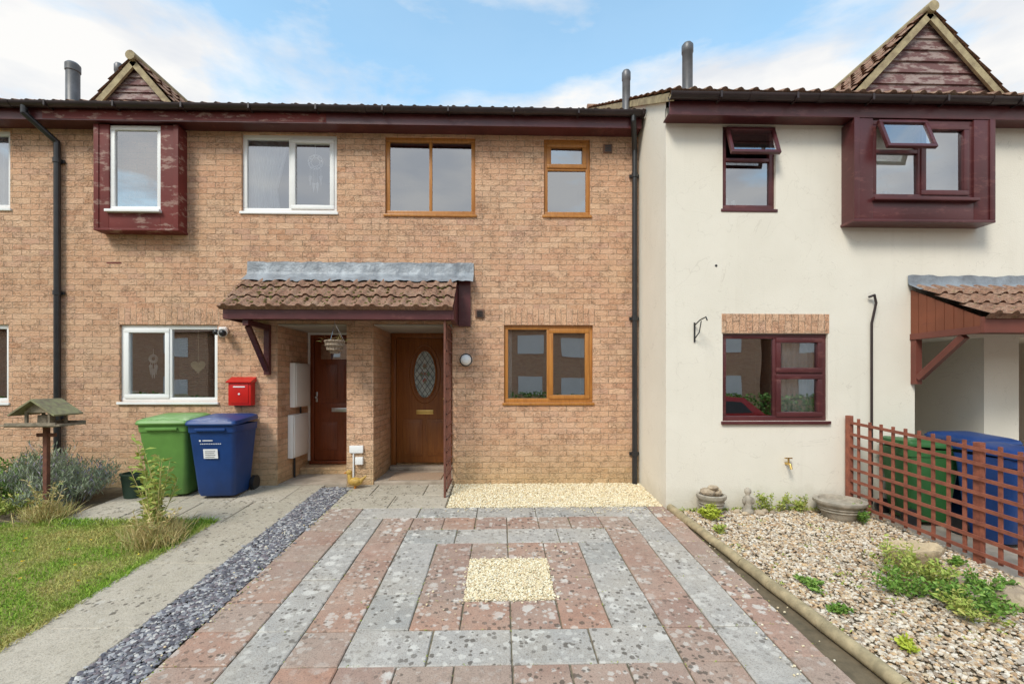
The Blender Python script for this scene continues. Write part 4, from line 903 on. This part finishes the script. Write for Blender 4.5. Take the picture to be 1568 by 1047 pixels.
mr=nt.nodes.new("ShaderNodeMapRange"); mr.inputs[1].default_value=.47; mr.inputs[2].default_value=.60; mr.inputs[3].default_value=.20; mr.inputs[4].default_value=-.08; nt.links.new(sx_.outputs[2],mr.inputs[0])
ad=nt.nodes.new("ShaderNodeMath"); ad.operation='ADD'; nt.links.new(nz.outputs["Fac"],ad.inputs[0]); nt.links.new(mr.outputs[0],ad.inputs[1])
cr=nt.nodes.new("ShaderNodeValToRGB"); cr.color_ramp.elements[0].position=.45; cr.color_ramp.elements[0].color=(.10,.10,.10,1); cr.color_ramp.elements[1].position=.64; cr.color_ramp.elements[1].color=(1,1,1,1); nt.links.new(ad.outputs[0],cr.inputs[0])
# soft grey-blue modelling inside the clouds
n2=nt.nodes.new("ShaderNodeTexNoise"); n2.inputs["Scale"].default_value=5.5; n2.inputs["Detail"].default_value=6; nt.links.new(mp.outputs[0],n2.inputs["Vector"])
cc=nt.nodes.new("ShaderNodeValToRGB"); cc.color_ramp.elements[0].position=.36; cc.color_ramp.elements[0].color=(.80,.84,.90,1); cc.color_ramp.elements[1].position=.58; cc.color_ramp.elements[1].color=(1,1,.99,1); nt.links.new(n2.outputs["Fac"],cc.inputs[0])
cm=nt.nodes.new("ShaderNodeMix"); cm.data_type='RGBA'; cm.blend_type='MULTIPLY'; cm.inputs[0].default_value=1; cm.inputs[7].default_value=(6.6,6.55,6.5,1); nt.links.new(cc.outputs[0],cm.inputs[6])
mx=nt.nodes.new("ShaderNodeMix"); mx.data_type='RGBA'; nt.links.new(cr.outputs[0],mx.inputs[0])
sc=nt.nodes.new("ShaderNodeMix"); sc.data_type='RGBA'; sc.blend_type='MULTIPLY'; sc.inputs[0].default_value=1; nt.links.new(sk.outputs[0],sc.inputs[6]); sc.inputs[7].default_value=(2.3,2.7,2.3,1)
nt.links.new(sc.outputs[2],mx.inputs[6]); nt.links.new(cm.outputs[2],mx.inputs[7]); nt.links.new(mx.outputs[2],bg.inputs[0])
L=bpy.data.lights.new("sun",'SUN'); L.energy=2.8; L.angle=math.radians(18); L.color=(1,.93,.83); lo=bpy.data.objects.new("sun",L); S.collection.objects.link(lo); lo.rotation_euler=(-SUN).to_track_quat('-Z','Y').to_euler(); lo.location=SUN*20
cam=bpy.data.cameras.new("camera"); co=bpy.data.objects.new("camera",cam); S.collection.objects.link(co); S.camera=co
cam.sensor_width=36; cam.lens=16.0; cam.shift_y=.0386; cam.clip_end=1500; cam.clip_start=.05
co.location=(0,0,1.36); co.rotation_euler=(math.radians(90),0,math.radians(-1.5))
S.view_settings.view_transform='Standard'; S.view_settings.look='None'; S.view_settings.exposure=0
